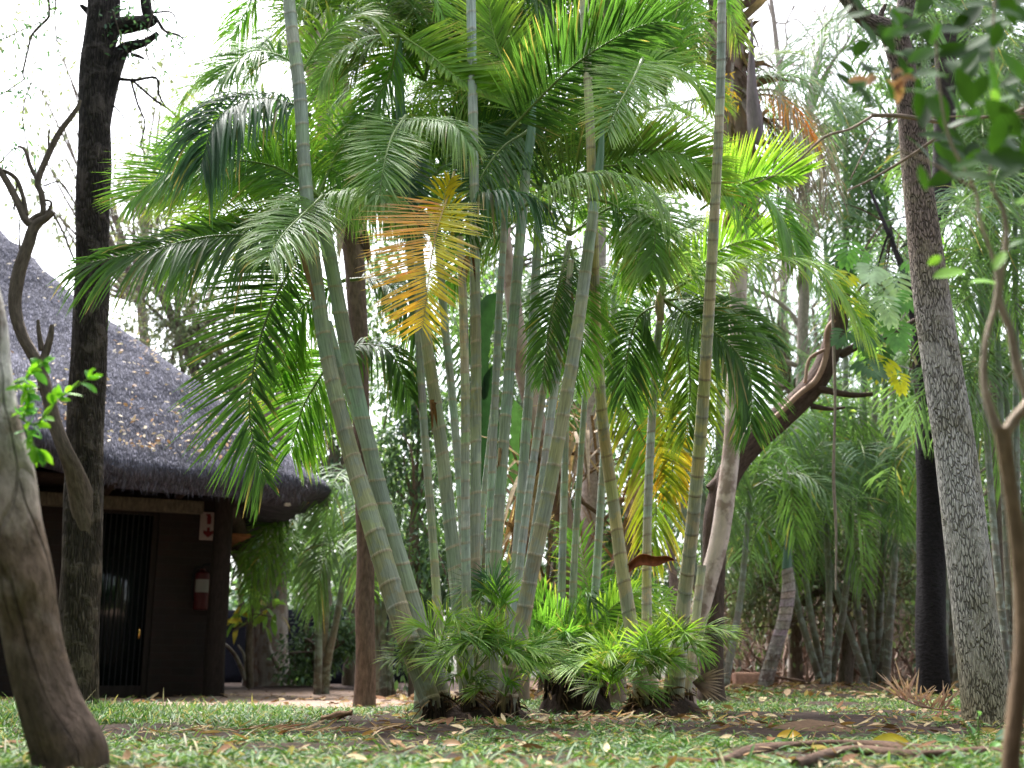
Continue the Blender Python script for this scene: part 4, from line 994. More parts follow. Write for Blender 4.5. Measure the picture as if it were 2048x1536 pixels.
    # the fronds the photograph shows, one by one: base, bends, tip
    F = [
        ([(622, 232), (560, 200, -.1), (480, 205, -.25), (428, 250, -.35), (402, 330, -.4)], .42, .030, 'b', mid, .75, (1, 1), 46),
        ([(598, 130), (540, 106), (490, 112, -.1), (440, 160, -.15)], .34, .02, 'g', mid, .35, (1, 1), 40),
        ([(600, 150), (660, 60), (720, 30), (770, 60)], .34, .02, 'y', mid, .35, (1, 1), 40),
        ([(640, 395), (560, 338, -.05), (440, 320, -.15), (330, 350, -.25), (262, 400, -.3)], .44, .019, 'g', (0, -1, .25), .15, (1, 1), 62),
        ([(640, 400), (540, 360, .1), (430, 350, .2), (330, 390, .25)], .44, .019, 'y', (0, -1, .2), .12, (1, 1), 58),
        ([(632, 410), (545, 462, -.15), (410, 474, -.3), (300, 500, -.45), (165, 528, -.5)], .46, .024, 'd', (0, -1, .3), .4, (.55, 1), 62),
        ([(622, 330, .1), (540, 268, .15), (440, 262, .2), (350, 320, .2)], .42, .018, 'g', (0, -1, .2), .15, (1, 1), 58),
        ([(630, 380, .2), (560, 420, .25), (470, 420, .3), (380, 470, .3)], .4, .017, 'y', (0, -1, .2), .2, (1, 1), 56),
        ([(612, 260, .2), (650, 330, .2), (720, 370, .2), (790, 440, .2)], .36, .017, 'g', (0, -1, .2), .2, (1, 1), 50),
        ([(628, 420), (520, 452, .15), (430, 470, .2), (330, 520, .2)], .42, .02, 'g', (0, -1, .3), .35, (.6, 1), 54),
        ([(645, 392, -.2), (610, 425, -.45), (565, 470, -.7), (535, 520, -.85)], .34, .021, 'p', (.2, -.8, .6), .35, (1, 1), 44),
        ([(650, 392, -.2), (710, 380, -.35), (770, 392, -.5), (810, 440, -.55)], .25, .022, 'p', (0, -.5, .85), .8, (1, .9), 34),
        ([(612, 470, .1), (590, 520, 0), (540, 620, -.1), (508, 730, -.15), (500, 850, -.15), (532, 965, -.15)], .54, .024, 'd', (.2, -1, .2), .15, (1, .5), 58),
        ([(690, 560, .2), (630, 592, .2), (580, 650, .2), (562, 760, .2)], .38, .02, 'g', (.2, -.9, .3), .25, (1, .8), 46),
        ([(690, 690, .25), (650, 740, .25), (606, 815, .25), (582, 900, .25)], .40, .018, 'g', (.2, -.9, .3), .25, (1, .9), 46),
        ([(672, 720, .3), (720, 690, .3), (780, 705, .25), (818, 790, .25)], .3, .02, 'd', (0, -.6, .8), .7, (.9, .9), 34),
        ([(700, 560, .5), (760, 560, .5), (815, 610, .45), (850, 700, .45)], .32, .02, 'd', (0, -.6, .8), .5, (.9, .9), 34),
        ([(812, 232, -.2), (786, 270, -.35), (768, 330, -.5), (757, 412, -.55)], .30, .019, 'p', (0, -1, .1), .12, (1, 1), 48),
        ([(800, 240, -.2), (850, 240, -.3), (905, 250, -.4), (950, 300, -.45)], .26, .017, 'p', (0, -.6, .7), .7, (1, .7), 36),
        ([(797, 68), (860, 110, -.05), (920, 160, -.1), (990, 190, -.1)], .38, .024, 'y', (.2, -1, -.1), .06, (.25, 1), 46),
        ([(797, 72), (730, 76), (670, 110), (640, 170)], .3, .016, 'p', mid, .35, (1, 1), 40),
        ([(797, 75), (780, 150, .1), (740, 220, .15), (700, 300, .15)], .3, .018, 'g', mid, .35, (1, 1), 40),
        ([(1010, 270, -.1), (1085, 191, -.2), (1154, 126, -.3), (1256, 62, -.4), (1320, 42, -.45)], .44, .017, 'd', (.25, -1, -.25), .07, (.8, 1), 74),
        ([(1040, 250, .1), (1010, 140, .1), (985, 60, .1), (975, -20, .1)], .36, .02, 'y', (0, -1, .2), .1, (1, 1), 44),
        ([(1068, 200, .1), (1110, 120, .2), (1180, 60, .3), (1270, 20, .3)], .4, .02, 'g', (0, -1, .2), .15, (1, 1), 50),
        ([(1215, 190, .1), (1290, 125, .1), (1380, 150, .15), (1432, 205, .15)], .33, .018, 'y', (0, -.8, .4), .35, (1, 1), 50),
        ([(1285, 118, -.4), (1265, 160, -.6), (1235, 215, -.7), (1215, 265, -.75)], .32, .015, 'p', (0, -1, .2), .12, (1, 1), 44),
        ([(1090, 420, -.1), (1150, 350, 0), (1250, 330, .1), (1350, 350, .15), (1425, 390, .15)], .42, .018, 'o', (.1, -1, -.2), .1, (.5, 1), 60),
        ([(1200, 300, .1), (1290, 300, .1), (1370, 310, .05), (1430, 350, .05)], .36, .019, 'y', (0, -.9, .1), .15, (1, 1), 50),
        ([(1040, 420, -.3), (1110, 368, -.4), (1200, 346, -.5), (1280, 365, -.55), (1330, 420, -.55)], .27, .021, 'p', (0, -.4, .9), .85, (1, .6), 44),
        ([(930, 420, -.35), (970, 388, -.4), (1030, 385, -.45), (1090, 410, -.45)], .28, .03, 'b', (0, -.4, .9), .9, (1, .5), 26),
        ([(826, 300, .1), (818, 345, 0), (822, 420, -.05), (828, 480, -.05)], .23, .02, 'b', (0, -1, .1), .15, (1, 1), 36),
        ([(870, 350, .4), (830, 300, .35), (770, 250, .3), (700, 240, .3)], .34, .018, 'b', mid, .3, (1, 1), 44),
        ([(870, 350, .3), (930, 280, .3), (1000, 240, .3), (1070, 250, .3)], .34, .018, 'd', (0, -.9, .2), .2, (1, 1), 46),
        ([(1060, 260, .1), (1000, 300, 0), (950, 380, -.1), (930, 470, -.1)], .34, .019, 'd', (0, -.9, .2), .25, (1, 1), 46),
        ([(1140, 490, .1), (1120, 560, 0), (1098, 660, 0), (1085, 760, 0)], .24, .016, 'd', (0, -1, .2), .3, (1, 1), 40),
        ([(1142, 500, .15), (1160, 580, .1), (1165, 680, .1), (1150, 770, .1)], .26, .017, 'g', (0, -1, .2), .3, (1, 1), 40),
        ([(1200, 400, .5), (1240, 420, .5), (1270, 490, .5), (1275, 570, .5)], .3, .018, 'g', (0, -.9, .3), .3, (1, 1), 44),
    ]
    for pts, L, W, col, hint, dr, asy, n in F:
        frond(t, pf(pts, d), L * (.95 if dr < .4 and W > .021 else 1.03), W * .76, int(n * 1.75), hint, col, dr, asym=asy)
    # fronds of the higher canes and the shaded fronds behind, filling the crown
    hubs = [(575, -40, -.2), (632, 395, .1), (797, 70, .3), (838, 420, .3), (945, 60, .3), (868, 350, .6), (1010, 320, .5), (1060, 230, .4), (1140, 470, .5), (1195, 330, .4), (1165, 20, .4), (1080, 380, .6), (920, 200, .6), (700, 130, .6), (1000, 20, .6), (1100, -20, .4), (880, -40, .5), (1250, 60, .5), (1330, 190, .5), (1120, 130, .5), (740, 20, .5), (980, 130, .4), (620, 60, .3), (850, 160, .5)]
    for k in range(130):
        hx, hy, hd = hubs[k % len(hubs)]
        a = R.uniform(-1.7, 1.7); ln = R.uniform(170, 310)
        ex, ey = hx + math.sin(a) * ln, hy - math.cos(a) * ln * .65
        mx, my = hx + math.sin(a) * ln * .5, hy - math.cos(a) * ln * .55 - 40
        if hx < 640 and hy < 100: ex, mx = max(ex, 500), max(mx, 540)
        dz = R.uniform(-.1, .7)
        frond(t, pf([(hx, hy, hd), (mx, my, hd + dz * .4), (ex, ey + 30, hd + dz * .8), (ex + math.sin(a) * 50, ey + 110, hd + dz)], d), R.uniform(.28, .4), R.uniform(.011, .015), 70, (R.normal(0, .3), -R.uniform(.3, 1), R.uniform(.1, .8)),
              'gdyygoyg'[int(R.integers(0, 8))], R.uniform(.12, .45), segs=4, name='frond')
    # the dying frond: orange and pink on one side, yellow green on the other
    o1 = (lin(226, 166, 96), lin(222, 158, 130)); o2 = (lin(186, 178, 74), lin(212, 186, 90))
    frond(t, pf([(908, 345, -.35), (893, 400, -.5), (876, 452, -.6), (862, 520, -.65), (854, 585, -.65), (845, 655, -.62)], d), .42, .013, 72, (-.1, -1, .05), (o1[0], o1[1]), .06, asym=(1, .72), cols2=o2, t0=.3, name="dying_frond", tipdead=.3, jit=.02, rr=.006, a0=2, a1=40, along=((lin(236, 172, 146), lin(240, 206, 90)), (lin(182, 200, 104), lin(232, 210, 84))),
          prof=([0, .3, .42, .6, .8, 1], [.3, .75, 1, .92, .68, .4]))
    o = frond(t, pf([(905, 470, -.45), (900, 430, -.5), (888, 395, -.5), (900, 360, -.5)], d), .18, .017, 18, (0, -1, .1), (lin(196, 180, 40), lin(214, 196, 60)), .3, name="yellow_frond")
    # basal shoots
    for (x, y, nf, h, Lf) in ((900, 1345, 5, 130, .2), (950, 1340, 4, 120, .2), (1015, 1330, 5, 130, .2), (880, 1300, 3, 120, .19), (975, 1310, 4, 90, .2), (1045, 1340, 3, 100, .18), (930, 1385, 3, 80, .15), (1010, 1392, 3, 80, .15)):
        small_shoot(t, x, y, d - .5 + R.uniform(-.15, .15), nf, h, 1.3, 'ygyo', Lf)
    small_shoot(t, 1000, 1240, d - .1, 6, 120, .9, 'gb', .2)
    for k in range(8):
        x = R.uniform(860, 1050); b = P(x, 1395, d - .5)
        m = None
    return t
main_palm()

def mid_palm():
    d = 7.3
    t = thing("areca_palm", "bushy young clump palm with feathery fronds between the two ringed clumps", "palm", P(1150, 1415, d) * [1, 1, 0])
    for pts, cols, gap in (([(1120, 1350, 20), (1124, 1150, 16), (1128, 1000, 15), (1130, 920, 14), (1134, 760, 13)], [G2, BL2, BL1], .12),
                           ([(1180, 1370, 20), (1196, 1100, 16), (1212, 840, 15), (1226, 640, 14), (1236, 480, 12)], [G2, BL2, BL1], .13),
                           ([(1140, 1360, 18), (1150, 1100, 14), (1166, 850, 12), (1176, 700, 11)], [G2, BL2], .12)):
        stem(t, pts, d, cols, gap)
    roots(t, [(1120, 1418, d, 34), (1180, 1418, d, 34), (1140, 1418, d - .15, 50), (1165, 1418, d - .12, 50), (1105, 1418, d - .05, 30), (1200, 1418, d - .05, 30)], [(1150, 1418, d, 150)], .2)
    for k in range(20):
        x = 1150 + R.uniform(-50, 50); a = R.uniform(-1.25, 1.25); ln = R.uniform(150, 300)
        ex, ey = x + math.sin(a) * ln * .75, 1350 - math.cos(a) * ln
        dz = R.uniform(-.5, .4)
        frond(t, pf([(x, 1385), (x + math.sin(a) * ln * .25, 1370 - math.cos(a) * ln * .65, dz * .4), (ex, ey, dz * .8), (ex + math.sin(a) * 40, ey + 30, dz)], d), R.uniform(.24, .34), .016, 40, (0, -R.uniform(.4, 1), R.uniform(.2, .8)), 'gdgdy'[k % 5], .3, t0=.3, segs=4, name="frond")
    for (x, y) in ((1110, 1350), (1170, 1370), (1200, 1340), (1140, 1320), (1090, 1330), (1225, 1345)): small_shoot(t, x, y, d - .35, 5, 90, 1.3, 'gdg', .24)
mid_palm()

def right_palm():
    d = 6.75
    t = thing("areca_palm", "clump palm of three pale yellowish ringed canes right of the large clump", "palm", P(1320, 1415, d) * [1, 1, 0])
    stem(t, [(1288, 1398, 40, -.1), (1268, 1285, 30, -.1), (1246, 1150, 27, -.1), (1226, 1000, 24, -.1), (1206, 850, 23, -.3), (1192, 660, 22, -.6), (1186, 450, 20, -.95), (1180, 250, 18, -1.1), (1172, 90, 18, -1.15), (1165, -60, 18, -1.2)], d, [BASE, YE2, YE1, YE1, YE1, YE1, YE1, YE2, YE2], .155, ringcol=lin(150, 130, 104))
    stem(t, [(1300, 1390, 34, .05), (1294, 1250, 22, .05), (1294, 1090, 18, .05), (1298, 950, 17, .05), (1306, 800, 16, .05), (1314, 690, 16, .05), (1326, 585, 13, .05)], d, [BASE, YE2, YE1, BL1, BL1, BL1, YE2], .1, ringcol=lin(150, 136, 116))
    stem(t, [(1346, 1400, 44, -.05), (1366, 1220, 30, -.15), (1384, 1060, 27, -.3), (1402, 860, 25, -.5), (1416, 650, 23, -.75), (1430, 410, 20, -1.0), (1440, 200, 18, -1.15), (1443, 60, 17, -1.25), (1444, -60, 17, -1.3)], d, [BASE, YE2, YE2, YE1, YE1, YE2, YE2, BL1, BL1], .12, ringcol=lin(140, 124, 106))
    stem(t, [(1372, 1390, 22, .15), (1390, 1250, 18, .15), (1404, 1130, 17, .15)], d, [BASE, YE2, YE2], .12)
    roots(t, [(1288, 1420, d - .1, 42), (1300, 1418, d + .05, 36), (1346, 1420, d - .05, 46), (1372, 1416, d + .15, 26), (1270, 1420, d - .1, 26), (1325, 1420, d - .15, 40)], [(1320, 1420, d, 170)], .12)
    F = [
        ([(1250, 405, -.2), (1292, 415, -.3), (1310, 455, -.4), (1304, 540, -.45)], .36, .02, 'p', (0, -1, .2), .3, (1, 1), 46),
        ([(1400, 420, 0), (1450, 385, -.1), (1515, 356, -.2), (1600, 352, -.25)], .38, .021, 'y', (.1, -1, -.2), .08, (.4, 1), 44),
        ([(1410, 400, .1), (1470, 375, 0), (1540, 400, -.05), (1600, 500, -.1)], .4, .024, 'g', (0, -.5, .8), .55, (1, .7), 44),
        ([(1340, 585, 0), (1434, 532, -.1), (1513, 519, -.15), (1612, 524, -.2), (1680, 580, -.25), (1735, 670, -.25)], .36, .021, 'y', (0, -.5, .8), .5, (1, .8), 60),
        ([(1330, 590, 0), (1390, 540, .05), (1460, 490, .1), (1560, 470, .1)], .36, .02, 'y', (.1, -1, -.1), .15, (.7, 1), 48),
        ([(1328, 600, 0), (1390, 640, -.1), (1460, 690, -.15), (1500, 760, -.15), (1502, 860, -.15)], .4, .024, 'd', (.2, -.9, .3), .25, (1, .8), 60),
        ([(1328, 600, .1), (1400, 600, .1), (1480, 630, .1), (1550, 690, .1)], .36, .02, 'd', (0, -.7, .6), .4, (1, .8), 50),
        ([(1324, 610, 0), (1280, 630, 0), (1256, 700, 0), (1250, 790, 0)], .34, .019, 'd', (0, -.9, .3), .4, (1, 1), 46),
        ([(1322, 590, .1), (1260, 560, .2), (1210, 570, .2), (1180, 640, .2)], .32, .018, 'g', (0, -.7, .6), .45, (1, 1), 44),
        ([(1326, 590, -.1), (1326, 520, -.25), (1345, 470, -.4), (1390, 450, -.5)], .3, .018, 'p', (0, -.8, .5), .4, (1, 1), 40),
        ([(1330, 600, .1), (1370, 680, .1), (1380, 780, .1), (1370, 880, .1)], .32, .02, 'o', (0, -1, .2), .3, (1, 1), 46),
        ([(1440, 20, 0), (1380, 40, 0), (1310, 100, -.1), (1270, 190, -.1)], .34, .018, 'g', (0, -.8, .5), .3, (1, 1), 46),
        ([(1165, -30, 0), (1230, -10, 0), (1300, 40, 0), (1340, 110, 0)], .36, .018, 'g', (0, -.8, .5), .3, (1, 1), 46),
        ([(1165, -30, 0), (1110, -10, 0), (1050, 30, 0), (1010, 110, 0)], .36, .019, 'y', (0, -.8, .5), .25, (1, 1), 46),
    ]
    for pts, L, W, col, hint, dr, asy, n in F: frond(t, pf(pts, d), L * 1.08, W * .8, int(n * 1.7), hint, col, dr, asym=asy)
    am = (lin(190, 150, 60), lin(200, 160, 60))
    frond(t, pf([(1205, 760, .5), (1262, 830, .5), (1304, 930, .45), (1312, 1040, .45), (1300, 1110, .45)], d), .38, .023, 50, (0, -1, .2), (lin(100, 128, 44), lin(170, 170, 50)), .3, asym=(1, 1), tipdead=.4)
    frond(t, pf([(1310, 800, .5), (1330, 850, .45), (1345, 920, .45), (1340, 990, .45)], d), .26, .018, 36, (0, -1, .2), (lin(150, 150, 50), lin(200, 140, 50)), .25)
    q, r_ = W3([(1322, 640, 15), (1318, 610, 17), (1326, 575, 13), (1336, 540, 8)], d - .02); m = MB(); m.tube(q, r_, 20, 12, lin(176, 160, 136), lump=.08); m.build("dry_sheath", M_sheath, t)
    for (x, y, nf, h, Lf) in ((1300, 1350, 4, 90, .22), (1338, 1330, 5, 120, .22), (1235, 1350, 5, 120, .22), (1370, 1300, 3, 110, .2), (1320, 1360, 4, 80, .2), (1225, 1390, 5, 80, .24)):
        small_shoot(t, x, y, d - .35, nf, h, 1.3, 'ygyo', Lf)
    b = P(1385, 1365, d - .3)
    m = MB(); k = 12; aa = np.linspace(-.6, .75, k)
    m.ribbons(np.repeat(b[None], k, 0), np.stack([np.cos(aa), R.uniform(-.4, .2, k), -np.sin(aa)], 1), (0, -1, .2), R.uniform(.15, .22, k), .014, .1, lin(120, 96, 92), lin(196, 176, 168), 4, 'palm', .3)
    m.build("dead_leaflets", M_dry, t)
    s = thing("dead_leaf_sheath", "curled rust brown leaf sheath caught across the pale canes", "leaf sheath", P(1290, 1125, d)); g = []
    for k, x in enumerate(np.linspace(1235, 1348, 14)):
        w = 10 * math.sin(math.pi * min(1, k / 13 + .04)) ** .6 + 2; y = 1135 - 14 * math.sin(k / 13 * 3.0) + (k / 13 - .5) * -20 + 4 * math.sin(k * .9)
        g.append([P(x, y + w * math.cos(a), d - .13 + .04 * math.sin(a)) for a in np.linspace(.3, 2.9, 9)])
    m = MB(); m.grid(np.array(g), False, lin(140, 84, 58)); o = m.build("sheath", M_sheath, s); md = o.modifiers.new("thick", 'SOLIDIFY'); md.thickness = .004
right_palm()

# ------------------------------------------------------------------ palms and trees behind
def bfrond(parent, pts, d, Lpx=110, n=30, col='g', hint=(0, -.7, .6), droop=.35, W=.03, name="frond", mat=None, **kw):
    q = pf(pts, d); L = Lpx * S(pts[0][0], pts[0][1], d)
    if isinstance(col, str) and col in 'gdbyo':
        k = R.uniform(.75, 1.15); col = tuple((c * .6 + lin(112, 128, 108) * .4) * k for c in FG[col])  # grey-green blended into the frond colour to stand for haze
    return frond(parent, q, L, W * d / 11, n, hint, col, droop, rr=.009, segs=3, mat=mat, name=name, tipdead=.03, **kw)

def sheaths(parent, pts, d, n, Lpx, cols, wide=.05, name="leaf_sheaths"):
    """ragged overlapping dead leaf bases round the top of a trunk"""
    c, r = W3(pts, d); q = cr(np.hstack([c, r[:, None]]), 60)
    i = R.integers(0, 60, n); a = R.uniform(0, 6.283, n)
    rad = np.stack([np.cos(a), np.sin(a), np.zeros(n)], 1)
    base = q[i, :3] + rad * q[i, 3][:, None] * .9
    up = R.random(n) < .45
    dd = rad * R.uniform(.25, 1.0, n)[:, None] + np.array([0, 0, 1.])[None] * np.where(up, R.uniform(.3, 1.2, n), -R.uniform(.6, 1.6, n))[:, None] + R.normal(0, .25, (n, 3))
    L = Lpx * S(pts[0][0], pts[0][1], d) * R.uniform(.4, 1.2, n)
    c0 = np.array(cols)[R.integers(0, len(cols), n)] * R.uniform(.6, 1.2, (n, 1))
    m = MB(); m.ribbons(base, dd, rad + R.normal(0, .3, (n, 3)), L, wide * R.uniform(.2, 1.1, n), R.uniform(0, .6, n), c0, c0 * .85, 4, 'str', .5)
    return m.build(name, M_dry, parent)
DEAD = [lin(150, 138, 128), lin(120, 104, 92), lin(180, 170, 160), lin(96, 78, 66), lin(164, 140, 116)]

def shaggy_right_palm():
    d = 7.9
    t = thing("shaggy_palm", "pinkish trunked palm with ragged grey leaf bases and an orange dying skirt", "palm", P(1375, 1350, d) * [1, 1, 0])
    c, r = W3([(1368, 1365, 44), (1382, 1290, 40), (1412, 1180, 38), (1438, 1080, 37), (1456, 960, 36), (1466, 850, 34), (1472, 700, 33), (1477, 560, 34), (1486, 460, 40), (1490, 380, 56), (1474, 250, 66), (1456, 120, 66), (1450, -60, 60)], d)
    c, r = rooted(c, r, 1.2); m = MB(); m.tube(c, r, 220, 36, [lin(172, 150, 136), lin(216, 198, 190), lin(214, 196, 188), lin(196, 178, 168), lin(136, 116, 102), lin(120, 104, 94)], lump=.03); m.build("trunk", M_pink, t)
    sheaths(t, [(1486, 470, 40), (1490, 380, 56), (1474, 250, 60), (1456, 120, 62), (1450, -60, 60)], d - .02, 230, 95, DEAD, .09)
    for pts, L, col, dr in (([(1470, 180), (1540, 150, -.1), (1620, 165, -.2), (1710, 235, -.3)], 120, 'd', .5), ([(1470, 170), (1510, 120, .1), (1570, 105, .2), (1610, 112, .2)], 70, 'o', .3),
                            ([(1480, 240), (1400, 200, -.1), (1340, 230, -.15), (1300, 320, -.2)], 110, 'b', .7), ([(1470, 200), (1420, 130), (1380, 120), (1330, 170)], 90, 'g', .4),
                            ([(1470, 150), (1430, 60), (1390, 10), (1340, 20)], 100, 'b', .4), ([(1490, 390), (1560, 430, .1), (1610, 500, .1), (1640, 580, .1)], 90, 'b', .4), ([(1480, 400), (1420, 430, .1), (1390, 500, .1), (1370, 580, .1)], 90, 'b', .4)):
        bfrond(t, pts, d, L, 46, col, (0, -.5, .8), dr, .022)
    bfrond(t, [(1480, 190), (1545, 180, -.1), (1600, 225, -.2), (1650, 320, -.2)], d, 110, 44, (lin(168, 156, 140), lin(190, 180, 170)), (0, -.5, .8), .9, .02, "dead_frond", M_dry)
    bfrond(t, [(1490, 195), (1540, 190, -.15), (1585, 220, -.25), (1620, 270, -.25)], d, 80, 30, (lin(226, 150, 40), lin(206, 130, 40)), (0, -.5, .8), .9, .016, "dying_frond")
    for a in ((1640, 300), (1600, 330), (1560, 300)):
        bfrond(t, [(1490, 250), ((1490 + a[0]) / 2, 240, -.1), (a[0], a[1], -.1), (a[0] + 20, a[1] + 110, -.1)], d, 80, 30, 'w', (0, -.5, .8), .9, .018, "dead_frond", M_dry)
    # long dry spathe hanging in front of the crown
    q, r_ = W3([(1504, 40, 3), (1504, 110, 12), (1502, 190, 22), (1508, 250, 30), (1514, 275, 22), (1518, 290, 6)], d - .5); m = MB(); m.tube(q, r_, 40, 14, [lin(112, 100, 104), lin(130, 118, 120)], lump=.12); m.build("dry_spathe", M_sheath, t)
    # yellow fruit stalks
    m = MB(); k = 60; b = P(1452, 185, d - .3); p = b + R.normal(0, 1, (k, 3)) * [.05, .05, .08]
    m.ribbons(p, R.normal(0, 1, (k, 3)) - [0, 0, .8], (0, -1, .2), .06, .012, .3, lin(226, 180, 30), lin(220, 190, 60), 3, 'ell', .3); m.build("flower_stalk", M_bgleaf, t)
shaggy_right_palm()

def brown_left_palm():
    d = 8.3
    t = thing("shaggy_palm", "slender brown palm trunk behind the green canes, its top wrapped in peeling sheaths", "palm", P(728, 1408, d) * [1, 1, 0])
    c, r = W3([(729, 1406, 46), (730, 1330, 40), (731, 1200, 37), (730, 1080, 35), (725, 900, 35), (720, 740, 35), (714, 600, 38), (704, 480, 46), (684, 330, 64), (662, 180, 74), (642, 40, 74), (630, -80, 70)], d)
    c, r = rooted(c, r, 1.2); m = MB(); m.tube(c, r, 240, 32, [lin(104, 88, 76), lin(112, 92, 84), lin(104, 86, 78), lin(112, 94, 84), lin(170, 154, 138), lin(178, 164, 146)], lump=.03); m.build("trunk", M_bark, t)
    sheaths(t, [(706, 470, 44), (684, 330, 62), (662, 180, 72), (642, 40, 72), (632, -70, 70)], d - .02, 150, 90, [lin(190, 178, 160), lin(160, 146, 130), lin(90, 72, 62), lin(130, 108, 92), lin(70, 56, 50)], .12)
    for pts, L, col, dr in (([(660, 120), (600, 80), (540, 100), (500, 170)], 90, 'g', .4), ([(660, 60), (720, 10), (790, 20), (850, 90)], 100, 'g', .4), ([(670, 200), (730, 170), (790, 200), (830, 280)], 100, 'b', .4),
                            ([(650, 0), (580, -30), (520, 0), (470, 80)], 100, 'g', .4), ([(690, 350), (750, 330), (790, 370), (810, 450)], 90, 'd', .4)):
        bfrond(t, pts, d, L, 40, col, (0, -.5, .8), dr, .022)
brown_left_palm()

def mottled_palm():
    d = 8.9
    t = thing("mottled_trunk_palm", "straight pale mottled palm trunk standing behind the clump palms", "palm", P(1180, 1380, d) * [1, 1, 0])
    c, r = W3([(1172, 1375, 52), (1176, 1250, 48), (1182, 1080, 46), (1187, 850, 45), (1190, 650, 42), (1194, 400, 40), (1196, 200, 40), (1200, 20, 40), (1202, -100, 40)], d)
    c, r = rooted(c, r, 1.2); m = MB(); m.tube(c, r, 200, 32, [lin(140, 130, 122), lin(168, 158, 154), lin(160, 150, 146), lin(170, 162, 156)], lump=.03); m.build("trunk", M_palmtrunk, t)
    for k in range(9):
        a = -1.4 + k * .35; x0, y0 = 1198, 40
        ex, ey = x0 + math.sin(a) * 330, y0 + 60 - math.cos(a) * 160 + abs(a) * 120
        bfrond(t, [(x0, y0), (x0 + math.sin(a) * 150, y0 - 40 - math.cos(a) * 90), (ex, ey), (ex + math.sin(a) * 60, ey + 110)], d + R.uniform(-.4, .5), 105, 40, 'gbygd'[k % 5], (0, -.6, .7), .4, .022)
mottled_palm()

def banana_plant():
    d = 8.6
    t = thing("wild_banana", "wild banana with broad paddle leaves and tattered brown dead leaves behind the canes", "banana plant", P(1100, 1370, d) * [1, 1, 0])
    m = MB()
    for pts in ([(1160, 1370, 44), (1148, 1180, 40), (1120, 1000, 38), (1070, 830, 36), (1040, 700, 34), (1020, 560, 30), (1000, 400, 26)], [(1040, 1370, 40), (1046, 1150, 36), (1060, 960, 34), (1062, 880, 30)], [(1235, 1370, 36), (1240, 1200, 32), (1262, 1050, 30), (1280, 960, 28)]):
        m = MB(); c, r = W3(pts, d); c, r = rooted(c, r, 1.1); m.tube(c, r, 90, 22, [lin(140, 122, 112), lin(166, 146, 136), lin(176, 154, 146)], lump=.04); m.build("trunk", M_pink, t)
    def paddle(pts, w, col, nm="leaf"):
        q = cr(pf(pts, d), 26); t_, a_, b_ = frames(q); sd = nrmz(np.cross(t_, np.array([.15, -1, .2]))); g = []
        for k in range(26):
            u = k / 25; ww = w * S(1000, 800, d) * max(.03, math.sin(math.pi * min(1, u * .9 + .1)) ** .6) * (1 if u > .12 else .08)
            ww *= 1 - .12 * (k % 4 == 0)
            g.append([q[k] + sd[k] * ww * s - np.array([0, -1, .2]) * abs(s) * ww * .35 for s in (-1, -.5, 0, .5, 1)])
        mm = MB(); mm.grid(np.array(g), False, col); return mm.build(nm, M_fgleaf, t)
    paddle([(985, 1010), (975, 930), (970, 820), (985, 730)], 30, lin(30, 54, 36)); paddle([(1030, 1000), (1042, 930), (1042, 860), (1030, 800)], 26, lin(64, 98, 62))
    paddle([(1010, 560), (965, 640), (958, 720), (968, 800)], 24, lin(32, 56, 36)); paddle([(1050, 820), (1090, 760), (1120, 700), (1130, 620)], 26, lin(60, 92, 54)); paddle([(1270, 980), (1290, 880), (1300, 800), (1290, 730)], 24, lin(64, 104, 46))
    sheaths(t, [(1040, 1120, 40), (1050, 1000, 44), (1062, 900, 40)], d - .05, 90, 150, [lin(176, 156, 130), lin(140, 112, 88), lin(104, 80, 64), lin(196, 176, 150)], .06, "dead_leaves")
    sheaths(t, [(1130, 1010, 40), (1160, 900, 50), (1180, 820, 40)], d - .05, 70, 140, [lin(186, 166, 146), lin(150, 128, 110), lin(110, 88, 72)], .05, "dead_leaves")
    sheaths(t, [(1240, 1120, 30), (1262, 1020, 40), (1280, 940, 30)], d - .05, 60, 110, [lin(186, 160, 130), lin(150, 120, 96), lin(110, 84, 66)], .05, "dead_leaves")
banana_plant()

def bottle_palm():
    d = 11.5
    t = thing("bottle_palm", "small palm with curved grey ringed trunk and blue green crownshaft", "palm", P(1535, 1362, d) * [1, 1, 0])
    stem(t, [(1532, 1362, 30), (1550, 1300, 27), (1568, 1240, 27), (1577, 1180, 27), (1574, 1135, 22)], d, [lin(90, 76, 66), lin(130, 118, 112), lin(176, 164, 160), lin(170, 160, 156)], .09, ringcol=lin(110, 96, 90), name="trunk", mat=M_palmtrunk)
    q, r_ = W3([(1574, 1138, 20), (1575, 1110, 17), (1578, 1070, 14), (1582, 1030, 10)], d); m = MB(); m.tube(q, r_, 16, 14, [lin(92, 126, 112), lin(78, 110, 92)]); m.build("crownshaft", M_shaft, t)
    for k in range(9):
        a = -1.6 + k * .4; L = 190
        bfrond(t, [(1582, 1030), (1582 + math.sin(a) * 90, 960 - math.cos(a) * 40), (1582 + math.sin(a) * L, 985 - math.cos(a) * 110, R.uniform(-.5, .5)), (1582 + math.sin(a) * (L + 30), 1060 - math.cos(a) * 90)], d, 90, 34, 'dbdgd'[k % 5], (0, -.6, .7), .5, .026)
    m = MB(); sheaths(t, [(1535, 1345, 20), (1548, 1300, 24)], d, 24, 26, DEAD, .04, "trunk_fibres")
bottle_palm()

